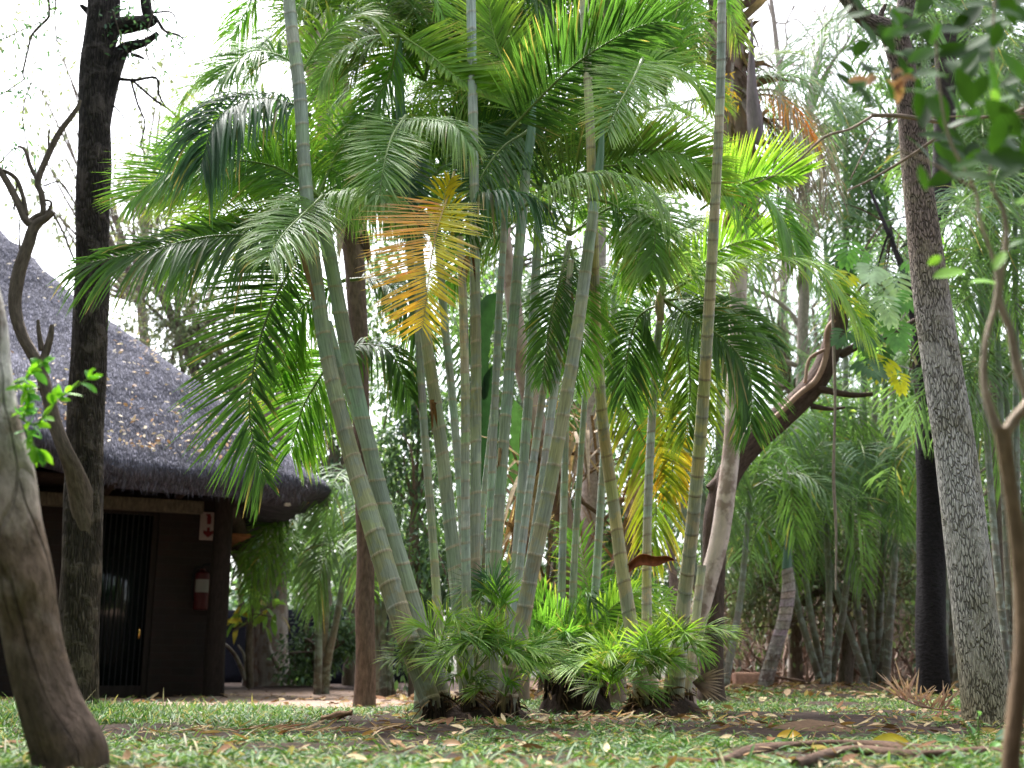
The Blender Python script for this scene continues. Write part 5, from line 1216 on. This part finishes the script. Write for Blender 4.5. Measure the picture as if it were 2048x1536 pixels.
def black_palm():
    d = 9.6
    t = thing("black_trunk_palm", "nearly black rough palm trunk with a dark dead frond hanging beside it", "palm", P(1864, 1388, d) * [1, 1, 0])
    c, r = W3([(1866, 1388, 66), (1864, 1300, 60), (1863, 1150, 56), (1860, 1000, 52), (1854, 850, 46), (1850, 700, 42), (1858, 540, 40), (1880, 380, 40), (1890, 200, 40), (1892, 60, 40)], d)
    c, r = rooted(c, r, 1.25); m = MB(); m.tube(c, r, 260, 40, [lin(34, 30, 32), lin(32, 29, 32), lin(40, 36, 38), lin(62, 54, 52)], lump=.05); m.build("trunk", M_black, t)
    m = MB()
    for pts in ([(1740, 380, 6), (1790, 500, 10), (1822, 600, 14), (1838, 720, 18), (1850, 830, 20), (1852, 900, 14)], [(1800, 560, 8), (1830, 660, 12), (1842, 760, 16)]): q, rr = W3(pts, d - .35); m = MB(); m.tube(q, rr, 40, 10, lin(58, 52, 58), lump=.1); m.build("dead_petiole", M_sheath, t)
    sheaths(t, [(1838, 760, 20), (1828, 640, 20), (1810, 540, 16), (1770, 440, 10)], d - .35, 60, 120, [lin(70, 64, 70), lin(120, 112, 116), lin(52, 46, 48), lin(150, 142, 144)], .03, "dead_leaflets")
    for k in range(12):
        a = -1.7 + k * .31
        bfrond(t, [(1890, 80), (1890 + math.sin(a) * 120, 20 - math.cos(a) * 60), (1890 + math.sin(a) * 270, 90 - math.cos(a) * 90, R.uniform(-.6, .8)), (1890 + math.sin(a) * 330, 240 - math.cos(a) * 60)], d, 130, 38, 'dbdgdb'[k % 6], (0, -.6, .7), .5, .024)
black_palm()

def cane_palm(label, base, d, stems, fr, col='gdbg', Lpx=90, w=13, seed=0):
    """background clump: stems = list of (tip x, tip y, bow), fr fronds on each tip"""
    bx, by = base
    t = thing("cane_palm", label, "palm", P(bx, by, d) * [1, 1, 0], "thin caned palms in the shade behind")
    for i, (tx, ty, bow) in enumerate(stems):
        x0 = bx + (i - len(stems) / 2) * 9
        pts = [(x0, by, w * 1.25, R.uniform(-.3, .3)), ((x0 + tx) / 2 + bow, (by + ty) / 2 + 20, w), (tx, ty, w * .8)]
        stem(t, pts, d, [lin(86, 76, 64), lin(116, 114, 98), lin(116, 126, 106), lin(104, 124, 92)], .14, 12, ringcol=lin(132, 126, 108))
        for k in range(fr):
            a = R.uniform(-1.6, 1.6); L = R.uniform(120, 210)
            bfrond(t, [(tx, ty), (tx + math.sin(a) * L * .45, ty - L * .35 * math.cos(a) - 20), (tx + math.sin(a) * L * .9, ty - L * .35 * math.cos(a) + 20, R.uniform(-.8, .8)), (tx + math.sin(a) * L * 1.1, ty + 90)], d, Lpx, 28, col[(i + k) % len(col)], (0, -R.uniform(.4, 1), R.uniform(.3, .8)), .45, .026)
    return t
cane_palm("thin caned palm leaning left just right of the bottle shaped trunk", (1655, 1352), 12.0, [(1570, 1010, -10), (1600, 1080, 0), (1640, 900, 10), (1700, 960, 10)], 4)
cane_palm("thin caned palm fanning upward between the bent trunk and the black trunk", (1755, 1345), 12.5, [(1640, 1050, 0), (1690, 860, -10), (1725, 720, 0), (1770, 640, 5), (1800, 800, 10), (1815, 560, 5)], 4)
cane_palm("thin caned palm crowded behind the black trunk", (1905, 1358), 11.5, [(1900, 900, 0), (1940, 760, 0), (1880, 640, -10), (1975, 560, 0)], 5)
cane_palm("tall slim caned palm at the right edge behind the grey tree", (2040, 1365), 9.0, [(1955, 470, -8), (1990, 560, 0), (2030, 420, 0), (2070, 620, 6), (2010, 760, 4)], 5, 'dbgd', 120)
cane_palm("green caned palm half hidden behind the left foot of the large clump", (775, 1378), 12.0, [(745, 1130, 0), (770, 1060, 0), (800, 980, 0), (735, 1010, -5)], 3)
cane_palm("feathery palm arching in front of the dark netting fence", (650, 1330), 13.5, [(640, 1120, 0), (660, 1080, 0), (700, 1060, 0)], 5, 'gdgb', 80)
cane_palm("shaded caned palm behind the right hand pale canes", (1440, 1355), 11.0, [(1400, 880, 0), (1440, 700, 0), (1330, 760, -5), (1370, 620, 0), (1500, 980, 5)], 4, 'dbdg', 90)
cane_palm("tall caned palm with pale fronds rising behind the forked top of the grey tree", (1715, 1350), 14.0, [(1690, 300, 0), (1740, 400, 0), (1650, 480, 0), (1780, 240, 0), (1830, 330, 0)], 6, 'bbdg', 95, 12)
cane_palm("caned palm behind the middle of the large clump", (1010, 1365), 11.5, [(930, 700, 0), (990, 620, 0), (1060, 560, 0), (1120, 640, 0)], 5, 'dgbd', 95)
cane_palm("caned palm far right with deep green drooping fronds", (2160, 1365), 11.0, [(2060, 300, 0), (2100, 180, 0), (2010, 160, 0), (1960, 300, 0), (2150, 420, 0)], 7, 'ddbd', 120)

def leafy_tree(name, label, px, py_base, d, crown, n, L, cols, cat="tree", trunk=None, tcol=lin(110, 98, 88), clumps=14, wr=.45, hang=.2, spread=.3, mat=None, dens=1, group=None):
    """trunk with a few limbs and a clumped leafy crown; crown = list of (px, py, rx px, ry px)"""
    t = thing(name, label, cat, P(px, py_base, d) * [1, 1, 0], group)
    tr = trunk or [(px, py_base, 30), (px + R.uniform(-10, 10), (py_base + crown[0][1]) / 2, 24), (crown[0][0], crown[0][1], 12)]
    c, r = W3(tr, d); c, r = rooted(c, r, 1.3); m = MB(); m.tube(c, r, 60, 14, tcol, lump=.05); m.build("trunk", M_bark, t)
    lm = MB()
    for (x, y, rx, ry) in crown:
        for k in range(4):
            e = P(x + R.uniform(-.8, .8) * rx, y + R.uniform(-.8, .8) * ry, d + R.uniform(-.5, .5)); b = c[-1] * .6 + c[-2] * .4
            mid = (b + e) / 2 + R.normal(0, .12, 3); lm.tube([b, mid, e], [r[-1] * .7, r[-1] * .4, .006], 16, 6, tcol, cap=False)
    lm.build("limbs", M_twig, t)
    cr_ = MB()
    cols = [(c * .72 + lin(116, 128, 110) * .28) * 1.0 for c in cols]  # leaf colours greyed so background haze sits in the colour
    for (x, y, rx, ry) in crown:
        s = S(x, y, d); a = rx * ry
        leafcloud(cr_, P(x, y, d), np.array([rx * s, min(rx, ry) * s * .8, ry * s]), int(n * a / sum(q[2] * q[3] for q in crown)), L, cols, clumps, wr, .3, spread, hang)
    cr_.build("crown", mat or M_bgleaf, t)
    return t
shr = "leafy shrubs and trees behind the palms"
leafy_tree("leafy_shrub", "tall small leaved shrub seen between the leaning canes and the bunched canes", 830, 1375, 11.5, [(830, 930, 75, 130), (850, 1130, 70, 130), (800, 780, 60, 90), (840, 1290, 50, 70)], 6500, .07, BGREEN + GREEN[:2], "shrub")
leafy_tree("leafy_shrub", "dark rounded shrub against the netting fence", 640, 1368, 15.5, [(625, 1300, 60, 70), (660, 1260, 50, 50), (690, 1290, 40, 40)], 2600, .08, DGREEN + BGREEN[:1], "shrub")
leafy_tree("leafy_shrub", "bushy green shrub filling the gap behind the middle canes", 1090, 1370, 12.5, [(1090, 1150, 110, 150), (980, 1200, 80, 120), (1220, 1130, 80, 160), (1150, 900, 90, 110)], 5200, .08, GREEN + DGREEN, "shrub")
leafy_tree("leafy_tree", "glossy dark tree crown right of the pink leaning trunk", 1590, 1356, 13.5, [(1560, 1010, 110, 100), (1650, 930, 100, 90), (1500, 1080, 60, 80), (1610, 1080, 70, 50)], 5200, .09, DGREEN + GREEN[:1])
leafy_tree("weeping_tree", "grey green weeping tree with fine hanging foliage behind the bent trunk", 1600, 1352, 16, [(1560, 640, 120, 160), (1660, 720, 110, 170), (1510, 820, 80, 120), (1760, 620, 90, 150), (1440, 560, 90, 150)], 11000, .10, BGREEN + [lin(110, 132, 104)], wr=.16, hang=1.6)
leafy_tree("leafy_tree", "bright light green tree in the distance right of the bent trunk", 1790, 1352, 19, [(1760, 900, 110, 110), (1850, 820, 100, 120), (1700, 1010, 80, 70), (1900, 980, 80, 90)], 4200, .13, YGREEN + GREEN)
leafy_tree("leafy_tree", "tree crown filling the upper right corner, its greens darkened for deep shade", 2000, 1360, 13, [(1960, 120, 170, 150), (1860, 60, 110, 110), (2080, 300, 130, 200), (1900, 320, 90, 100)], 13000, .10, [c * .6 for c in DGREEN])  # palette scaled down so the leaves carry deep shade in their colour
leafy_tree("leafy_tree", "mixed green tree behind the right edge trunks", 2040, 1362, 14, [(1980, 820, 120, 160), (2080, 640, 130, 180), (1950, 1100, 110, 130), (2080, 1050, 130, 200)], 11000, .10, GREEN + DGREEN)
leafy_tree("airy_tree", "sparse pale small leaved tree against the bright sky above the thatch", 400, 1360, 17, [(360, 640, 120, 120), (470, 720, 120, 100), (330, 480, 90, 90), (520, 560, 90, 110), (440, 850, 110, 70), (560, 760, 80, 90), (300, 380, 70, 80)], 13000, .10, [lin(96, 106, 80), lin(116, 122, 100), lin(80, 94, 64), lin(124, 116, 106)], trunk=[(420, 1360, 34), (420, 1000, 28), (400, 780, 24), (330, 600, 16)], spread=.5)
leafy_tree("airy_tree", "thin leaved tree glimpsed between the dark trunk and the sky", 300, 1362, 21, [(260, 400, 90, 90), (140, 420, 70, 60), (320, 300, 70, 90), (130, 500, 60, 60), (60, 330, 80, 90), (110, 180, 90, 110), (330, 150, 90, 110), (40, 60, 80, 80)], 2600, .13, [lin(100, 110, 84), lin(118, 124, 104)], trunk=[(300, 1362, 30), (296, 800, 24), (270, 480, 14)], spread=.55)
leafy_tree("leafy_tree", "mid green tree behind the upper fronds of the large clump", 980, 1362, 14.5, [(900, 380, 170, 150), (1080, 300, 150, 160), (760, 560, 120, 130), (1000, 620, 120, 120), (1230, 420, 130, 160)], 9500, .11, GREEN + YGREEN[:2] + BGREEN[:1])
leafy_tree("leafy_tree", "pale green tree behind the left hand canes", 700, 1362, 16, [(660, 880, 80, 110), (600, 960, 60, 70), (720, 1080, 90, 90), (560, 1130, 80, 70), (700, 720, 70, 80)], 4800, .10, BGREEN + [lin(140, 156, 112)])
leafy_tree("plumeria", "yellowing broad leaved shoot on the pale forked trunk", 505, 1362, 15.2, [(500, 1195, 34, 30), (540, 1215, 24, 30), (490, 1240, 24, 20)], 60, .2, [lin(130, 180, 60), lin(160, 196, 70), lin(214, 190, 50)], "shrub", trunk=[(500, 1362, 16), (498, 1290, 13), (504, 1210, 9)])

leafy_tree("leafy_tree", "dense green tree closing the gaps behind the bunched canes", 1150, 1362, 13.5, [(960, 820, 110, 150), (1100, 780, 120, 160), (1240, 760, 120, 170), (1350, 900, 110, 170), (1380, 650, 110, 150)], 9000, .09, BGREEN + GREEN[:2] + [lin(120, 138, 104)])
leafy_tree("leafy_tree", "haze-tinted pale green tree between the roof tip and the leaning canes", 640, 1362, 20, [(560, 900, 110, 110), (640, 780, 110, 120), (700, 960, 110, 120), (480, 800, 80, 80)], 4200, .11, [lin(140, 152, 128), lin(120, 136, 108), lin(160, 166, 146), lin(104, 124, 92)], spread=.45)  # pale leaf palette carries haze in its colour

leafy_tree("leafy_shrub", "haze-tinted small leaved thicket beneath the far palms right of the bottle shaped trunk", 1690, 1352, 13, [(1640, 1130, 110, 110), (1760, 1080, 110, 130), (1560, 1180, 80, 90), (1820, 1180, 60, 100), (1480, 1180, 60, 110)], 6500, .075, [lin(112, 128, 100), lin(96, 112, 84), lin(128, 138, 118), lin(120, 112, 96)], "shrub", spread=.42)  # grey-green palette paints the haze into the leaves
def forked_tree():
    d = 16
    t = thing("forked_tree", "stout pale grey tree forking low behind the hut post", "tree", P(545, 1365, d) * [1, 1, 0]); m = MB()
    for pts in ([(550, 1366, 74), (546, 1290, 60), (548, 1200, 52), (552, 1100, 50), (556, 980, 44), (540, 800, 40)], [(524, 1366, 40), (520, 1280, 30), (516, 1200, 30), (500, 1150, 26), (476, 1110, 24), (440, 1040, 22)], [(510, 1170, 22), (506, 1120, 20), (510, 1060, 18)]):
        m = MB(); c, r = W3(pts, d); c, r = rooted(c, r, 1.3); m.tube(c, r, 60, 20, [lin(170, 160, 156), lin(140, 126, 120), lin(120, 106, 102)], lump=.05); m.build("trunk", M_pink, t)
    m = MB()
    for pts in ([(570, 1366, 18), (590, 1330, 14), (600, 1290, 8)], [(560, 1340, 10), (540, 1300, 8), (536, 1260, 6)], [(492, 1360, 10), (470, 1310, 8), (440, 1280, 6)], [(494, 1350, 6), (488, 1310, 5), (476, 1290, 4)]): q, rr = W3(pts, d - .3); m.tube(q, rr, 20, 8, lin(176, 166, 160), lump=.08)
    m.build("aerial_roots", M_pink, t)
forked_tree()

def net_fence():
    d = 18.0
    t = thing("shade_net_fence", "low dark blue black netting fence beyond the path", "fence", P(640, 1364, d) * [1, 1, 0])
    xs = np.linspace(330, 860, 60); g = []
    for z in np.linspace(0, 1, 8): g.append([P(x, 1368 - z * 150, d) + np.array([0, .03 * math.sin(x * .09 + z * 2), .015 * math.sin(x * .05) * z]) for x in xs])
    m = MB(); m.grid(np.array(g), False, lin(40, 42, 56)); o = m.build("netting", surf_mat("black_netting", (60, 60, 60), 4, .6, 1.4, .3, .005, .8, .2), t); md = o.modifiers.new("thick", 'SOLIDIFY'); md.thickness = .01
    for x in (350, 480, 610, 740, 850):
        m = MB(); m.tube([P(x, 1372, d + .08), P(x, 1210, d + .08)], .04, 6, 10, lin(70, 62, 56)); m.build("post", M_bark, t)
net_fence()

def bare_trees():
    for lab, base, d, col, tips in (("pale bare tree with crooked twigs in the bright gap at the upper right", (1590, 1350), 15, lin(150, 140, 132), [[(1590, 1350, 30), (1600, 900, 24), (1610, 500, 22), (1612, 300, 20), (1630, 150, 16), (1650, 60, 10)]]),
                                    ("bare leaning tree behind the arching left fronds", (520, 1360), 18, lin(164, 154, 146), [[(560, 1360, 22), (470, 800, 17), (380, 620, 13), (310, 540, 9), (240, 430, 5)]]),
                                    ("dead grey tree standing behind the brown undergrowth", (1700, 1350), 17, lin(140, 130, 122), [[(1540, 1350, 22), (1560, 700, 18), (1580, 350, 16), (1560, 150, 12), (1540, -20, 8)]])):
        t = thing("bare_tree", lab, "tree", P(base[0], base[1], d) * [1, 1, 0]); m = MB()
        for pts in tips:
            c, r = W3(pts, d); c, r = rooted(c, r, 1.3); m.tube(c, r, 60, 12, col, lump=.06); m.build("trunk", M_twig, t)
            q = cr(np.hstack([c, r[:, None]]), 40); m = MB()
            for k in range(16):
                i = int(R.integers(18, 40)); twigs(m, q[i, :3], [R.normal(0, .8), R.normal(0, .4), .6], R.uniform(.8, 1.7), q[i, 3] * .5, 2, col, 3, .3, .06)
            m.build("twigs", M_twig, t)
bare_trees()

def thicket():
    t = MB()
    for k in range(150):
        x, d = R.uniform(1380, 1950), R.uniform(13, 17); b = P(x, 1350, d); b[2] = float(gz(b[0], b[1]))
        twigs(t, b, [R.normal(0, .5), R.normal(0, .3), 1], R.uniform(.7, 1.5), R.uniform(.008, .02), 1, np.array([lin(130, 108, 96), lin(104, 84, 74), lin(150, 132, 120)][k % 3]), 3, .3, .05)
    o = t.build("undergrowth", M_twig); tag(o, "tangle of dry brown twigs under the trees at the back right", "undergrowth", kind="stuff")
    m = MB()
    # far wood that reads as one mass
    for k in range(60):
        X = R.uniform(-16, 24); Y = R.uniform(23, 33); hgt = R.uniform(4, 7.5) if X > -3.5 else R.uniform(1.6, 3.2)
        if -16 < X < -7.5: hgt = R.uniform(1.5, 3)
        leafcloud(m, (X, Y, hgt * .55), (1.9, 1.2, hgt * .55), 1500, .26, [[c_ * .7 + lin(112, 120, 106) * .2 for c_ in G_] for G_ in (GREEN, DGREEN, BGREEN, GREEN)][k % 4], 12, .5, .3, .3, .3, 2)
    o = m.build("far_wood", M_bgleaf); tag(o, "dense leafy wood closing off the far background", "wood", kind="stuff")
    t = MB()
    for k in range(60):
        X = R.uniform(-14, 20); Y = R.uniform(20, 28); h = R.uniform(4, 8) if X > 0 else R.uniform(2, 4)
        p = np.array([X, Y, .0]); q = p + [R.normal(0, .5), 0, h]; t.tube([p, (p + q) / 2 + R.normal(0, .15, 3), q], [.09, .07, .04], 14, 7, lin(120, 108, 98) * R.uniform(.6, 1.2), lump=.05, cap=False)
    o = t.build("far_trunks", M_bark); tag(o, "thin grey trunks standing within the far wood", "tree trunks", kind="stuff")
thicket()

def light_blocking_wood():  # unseen foliage added around the camera side to cut low front light
    m = MB()
    spots = [(R.uniform(-13, 13), -R.uniform(2.2, 5.5)) for k in range(60)] + [(-R.uniform(8.5, 11.5), R.uniform(-2, 7.5)) for k in range(22)] + [(R.uniform(7.5, 11), R.uniform(-2, 8)) for k in range(14)]
    for k, (X, Y) in enumerate(spots):
        hgt = R.uniform(5, 8.5)
        leafcloud(m, (X, Y, hgt * .5), (1.9, 1.2, hgt * .5), 800, .36, [[c * .7 for c in G_] for G_ in (DGREEN, DGREEN, BGREEN)][k % 3], 14, .5, .3, .3, .3, 2)
    o = m.build("light_blocking_wood", M_bgleaf); tag(o, "unseen leafy wood added behind and beside the camera to block front light", "wood", kind="stuff")
light_blocking_wood()

# ------------------------------------------------------------------ small things on the ground
def ground_things():
    def on(px, py):                      # ground point under a photo pixel
        y = CAMH * FPX / (py - 1355); p = P(px, py, y); p[2] = float(gz(p[0], p[1])); return p
    for lab, px, py, L, a, c in (("small curled yellow leaf lying in the grass near the soil mound", 1580, 1472, .085, .15, lin(206, 170, 50)), ("larger yellow green fallen leaf lying in the grass before the roots", 1780, 1487, .12, .1, lin(176, 164, 40)),
                                 ("pink brown dry leaf lying in the grass below the large clump", 905, 1493, .06, -.3, lin(196, 160, 136))):
        b = on(px, py) + [-L / 2, 0, .02]; m = MB()
        m.ribbons([b], [[math.cos(a), -.3, .22]], [[0, -.75, .65]], L, L * .42, .18, c, c * np.array([1, .8, .7]), 8, 'ell', .35)
        o = m.build("yellow_leaf" if c[1] > .2 * 1.6 and c[2] < .1 else "dry_leaf", M_fgleaf); tag(o, lab, "leaf")
    for lab, ptsl, w in (("dark winding tree root lying across the grass at the lower right", [(1340, 1508), (1440, 1512), (1520, 1496), (1640, 1488), (1740, 1490), (1840, 1500), (1960, 1494), (2100, 1490)], .018),
                         ("shorter twisted root crossing under the long one", [(1590, 1530), (1660, 1510), (1720, 1504), (1790, 1514), (1860, 1520), (1980, 1512), (2100, 1520)], .016)):
        q = np.array([on(*p) for p in ptsl]); q[:, 2] += .008; q[:, 2] += R.normal(0, .006, len(q)); m = MB(); m.tube(q, w * np.linspace(.7, 1.2, len(q)), 120, 14, lin(92, 72, 60), lump=.12)
        tag(m.build("surface_root", M_bark), lab, "root")
    # mound of bare soil
    c = on(1630, 1452); m = MB(); u = np.linspace(-1, 1, 22); A, B = np.meshgrid(u, u); rr = np.sqrt(A ** 2 + B ** 2)
    Z = np.maximum(0, 1 - rr ** 2) ** 1.2 * .038 * (1 + .35 * (fbm(A + 3, B, 81, 2.5) - .5)) - .006
    V = np.stack([c[0] + A * .2 + B * .05, c[1] + B * .22, gz(c[0] + A * .2, c[1] + B * .22) + Z], -1); m.grid(V, False, lin(100, 80, 64))
    tag(m.build("soil_mound", surf_mat("mound_soil", (30, 30, 30), 6, .7, 1.3, .6, .01, .95, .1)), "smooth low brown hump of soil beside the yellow leaf", "soil mound")
    # split log in the grass at left
    b = on(672, 1440); m = MB(); g = []
    for k in range(14):
        s = k / 13; g.append([b + np.array([(s - .5) * .13, .05 * s + .0, .012 + .026 * s]) + np.array([0, math.cos(a) * .03, math.sin(a) * .016 * (1 - .3 * math.sin(s * 9))]) for a in np.linspace(0, 2 * math.pi, 14, endpoint=False)])
    m.grid(np.array(g), True, lin(132, 104, 80), None, 0, True); tag(m.build("split_log", M_bark), "short split piece of wood lying in the grass left of the clump", "log")
    # stones by the back bed
    for lab, px, py, d, w in (("pinkish flat block of stone at the foot of the bottle shaped palm", 1500, 1352, 12.3, .17), ("smaller pink stone further along the bed edge", 1448, 1356, 12.6, .08)):
        c = P(px, py, d); c[2] = float(gz(c[0], c[1])) + .05; v, q, t = _bevbox(w * 2, .2, .15, .03); v = v + R.normal(0, .006, v.shape)
        m = MB(); m.add(v + c, q, t, lin(196, 150, 130)); tag(m.build("stone", surf_mat("pink_stone", (20, 20, 20), 5, .6, 1.3, .6, .01, .9, .2)), lab, "stone")
    # dead frond lying by the grey tree
    t = thing("dead_frond", "fallen pinkish brown palm frond lying in front of the black trunk", "palm frond", on(1850, 1420)); b = P(1800, 1402, 6.2)
    m = MB(); q = cr(np.array([P(1800, 1395, 6.3), P(1840, 1412, 6.2), P(1880, 1418, 6.1), P(1900, 1416, 6.1)]), 20); m.tube(q, np.linspace(.007, .003, 20), 24, 8, lin(170, 140, 128)); m.build("rachis", M_sheath, t)
    m = MB(); k = 44; ii = R.integers(0, 20, k); xx = (ii / 19)[:, None]
    dd = np.stack([R.uniform(-.9, .9, k), R.uniform(-.6, .3, k), R.uniform(.3, 1.2, k)], 1)
    m.ribbons(q[ii], dd, (0, -1, .3), R.uniform(.08, .24, k), .011, R.uniform(-.2, .4, k), lin(176, 142, 132), lin(206, 182, 174), 5, 'palm', .5); m.build("leaflets", M_dry, t)
    # leafy seedling in the lower right
    t = thing("seedling", "low leafy seedling with bluish round leaves by the right edge trunk", "plant", on(1960, 1500)); b = on(1960, 1505)
    st = MB(); lf = MB()
    for (x, y, L, W, c) in ((1945, 1468, .055, .034, lin(100, 140, 120)), (1990, 1478, .06, .036, lin(104, 140, 120)), (1905, 1482, .06, .022, lin(96, 136, 90)), (1935, 1505, .05, .022, lin(120, 168, 80)), (1975, 1500, .05, .02, lin(110, 160, 84)), (1925, 1440, .04, .012, lin(110, 150, 100)), (1955, 1436, .04, .012, lin(104, 146, 96))):
        e = P(x, y, b[1] - .05); st.tube([b, (b + e) / 2 + [0, 0, .01], e], .002, 8, 6, lin(120, 150, 90)); lf.ribbons([e], [[(x - 1955) / 60., -.3, .35]], [[.1, -.75, .65]], L, W, .3, c, c * 1.1, 7, 'ell', .25)
    st.build("stalks", M_twig, t); lf.build("leaves", M_fgleaf, t)
ground_things()

# ------------------------------------------------------------------ sapling close to the camera at the right edge
def near_sapling():
    d = 1.65
    t = thing("broad_leaved_sapling", "out of focus forked sapling close by on the right with dark broad leaves overhead", "tree", P(2022, 1500, d) * [1, 1, 0])
    c, r = W3([(2022, 1550, 46), (2034, 1400, 42), (2046, 1250, 42), (2034, 1080, 38), (2018, 960, 34), (2008, 885, 38), (2004, 858, 38)], d); c, r = rooted(c, r, 1.1)
    m = MB(); m.tube(c, r * .85, 80, 24, [lin(98, 78, 62), lin(124, 104, 84), lin(150, 130, 104)], lump=.06); m.build("trunk", M_bark, t)
    m = MB()
    for pts in ([(2006, 880, 32), (1984, 830, 24), (1968, 760, 18), (1972, 680, 14), (1990, 610, 12), (1992, 540, 10), (1960, 440, 9), (1950, 380, 8), (1900, 280, 7), (1880, 180, 6), (1870, 60, 5)], [(2004, 880, 32), (2030, 838, 26), (2060, 800, 24), (2110, 700, 20)],
                [(2056, 800, 16), (2036, 740, 22), (2020, 660, 20), (1998, 590, 18), (2012, 480, 14), (2006, 420, 12), (1990, 390, 10)], [(2006, 420, 10), (1980, 350, 8), (2000, 250, 7), (1985, 120, 6), (1990, -20, 5)], [(1950, 380, 7), (1870, 330, 5), (1800, 300, 4)], [(1990, 300, 6), (2040, 220, 5), (2080, 100, 5)]):
        q, rr = W3(pts, d); m.tube(q, rr * .8, len(pts) * 8, 12, lin(172, 156, 140), lump=.06)
    m.build("branches", M_bark, t)
    m = MB()
    for pts in ([(1742, 231, 8), (1800, 232, 9), (1850, 240, 9), (1890, 246, 7)], [(1744, 233, 6), (1700, 258, 5), (1650, 274, 5), (1600, 318, 4), (1560, 345, 3), (1500, 372, 2)], [(1790, 236, 4), (1750, 262, 3), (1725, 310, 3), (1700, 360, 2)],
                [(1696, 380, 4), (1740, 360, 5), (1820, 312, 6), (1900, 258, 6), (1960, 236, 6), (2060, 226, 6)], [(1850, 236, 3), (1950, 232, 3), (2060, 236, 3)], [(2000, 236, 8), (2048, 218, 8), (2100, 190, 8)]):
        q, rr = W3(pts, 3.1); m.tube(q, rr, len(pts) * 6, 8, lin(150, 132, 120), lump=.06)
    m.build("bare_twigs", M_twig, t)
    lf = MB(); X, Y, Z, A, Lp, C = [], [], [], [], [], []
    spots = [(1845, 355, 50, -1.4), (1770, 372, 70, .25), (1880, 215, 70, -1.5), (1660, 110, 46, .1), (1665, 60, 40, -1.2), (1690, 160, 50, 2.3), (1720, 95, 60, .1), (1760, 105, 60, .2), (1790, 60, 60, .6), (1830, 60, 70, .3), (1720, 30, 50, .2), (1740, 135, 50, 2.8), (1780, 180, 40, -1.4), (1850, 105, 80, .6), (1900, 60, 80, .3), (1935, 40, 90, .8), (1960, 110, 90, .5), (1990, 60, 90, 1.2), (2030, 40, 80, .4),
             (1905, 120, 70, 1.3), (1880, 150, 60, .4), (1930, 175, 80, -1.2), (1985, 160, 90, -1.5), (2030, 130, 80, -1.0), (2010, 200, 80, .3), (1960, 300, 80, .1), (2000, 290, 80, -.4), (2040, 260, 80, .5), (1935, 330, 60, .2), (1900, 340, 70, -.3), (2020, 340, 70, .7), (1870, 60, 60, 1.2), (1815, 20, 60, .4), (1960, 10, 80, .2), (1850, 10, 60, .9), (1690, 20, 40, .7), (1650, 180, 40, 2.6), (1805, 130, 40, -1.3),
             (1930, 412, 50, -.4), (1900, 545, 70, .35), (1975, 560, 70, .2), (1870, 520, 40, .6), (2000, 520, 50, 1.0), (1990, 190, 46, 1.3), (1935, 395, 36, -1.0), (2040, 480, 50, .6), (2060, 400, 70, 2.8), (2030, 190, 70, -.6), (1945, 235, 60, .9), (1905, 20, 70, 2.7)]
    for k in range(70): spots.append((R.uniform(1840, 2120), R.uniform(-60, 360), R.uniform(55, 95), R.uniform(-1.6, 1.6)))
    for k in range(26): spots.append((R.uniform(1690, 1880), R.uniform(-40, 190), R.uniform(40, 70), R.uniform(-1.6, 1.6)))
    n = len(spots); sp = np.array(spots)
    dd = R.uniform(1.4, 1.95, n); base = np.array([P(x, y, e) for x, y, e in zip(sp[:, 0], sp[:, 1], dd)]); Lw = np.array([S(x, y, e) * l * 1.12 for x, y, e, l in zip(sp[:, 0], sp[:, 1], dd, sp[:, 2])])
    dr = np.stack([np.cos(sp[:, 3]), R.normal(0, .3, n), np.sin(sp[:, 3])], 1); nr = nrmz(np.stack([R.normal(0, .35, n), -R.uniform(.4, 1, n), R.uniform(.2, .8, n)], 1))
    base = base - dr * Lw[:, None] / 2
    c = np.array([lin(42, 74, 22), lin(50, 84, 26), lin(36, 62, 22), lin(60, 100, 30)])[R.integers(0, 4, n)]
    br = np.isin(np.arange(n), [38, 39, 40, 41, 42, 43, 44, 46]); c[br] = lin(130, 180, 70)
    lf.ribbons(base, dr, nr, Lw, Lw * R.uniform(.38, .5, n), R.uniform(-.1, .35, n), c, c * 1.1, 8, 'ell', .18); lf.build("leaves", M_fgleaf, t)
    dl = MB(); k = 7; b = np.array([P(1738 + 16 * i, 160 - 10 * (i % 2), 1.65) for i in range(k)])
    dl.ribbons(b, np.stack([R.uniform(-1, 1, k), R.normal(0, .3, k), R.uniform(-.6, .4, k)], 1), (0, -.9, .3), .034, .017, .2, lin(190, 146, 122), lin(200, 160, 140), 5, 'ell', .5); dl.build("withered_leaves", M_dry, t)
near_sapling()
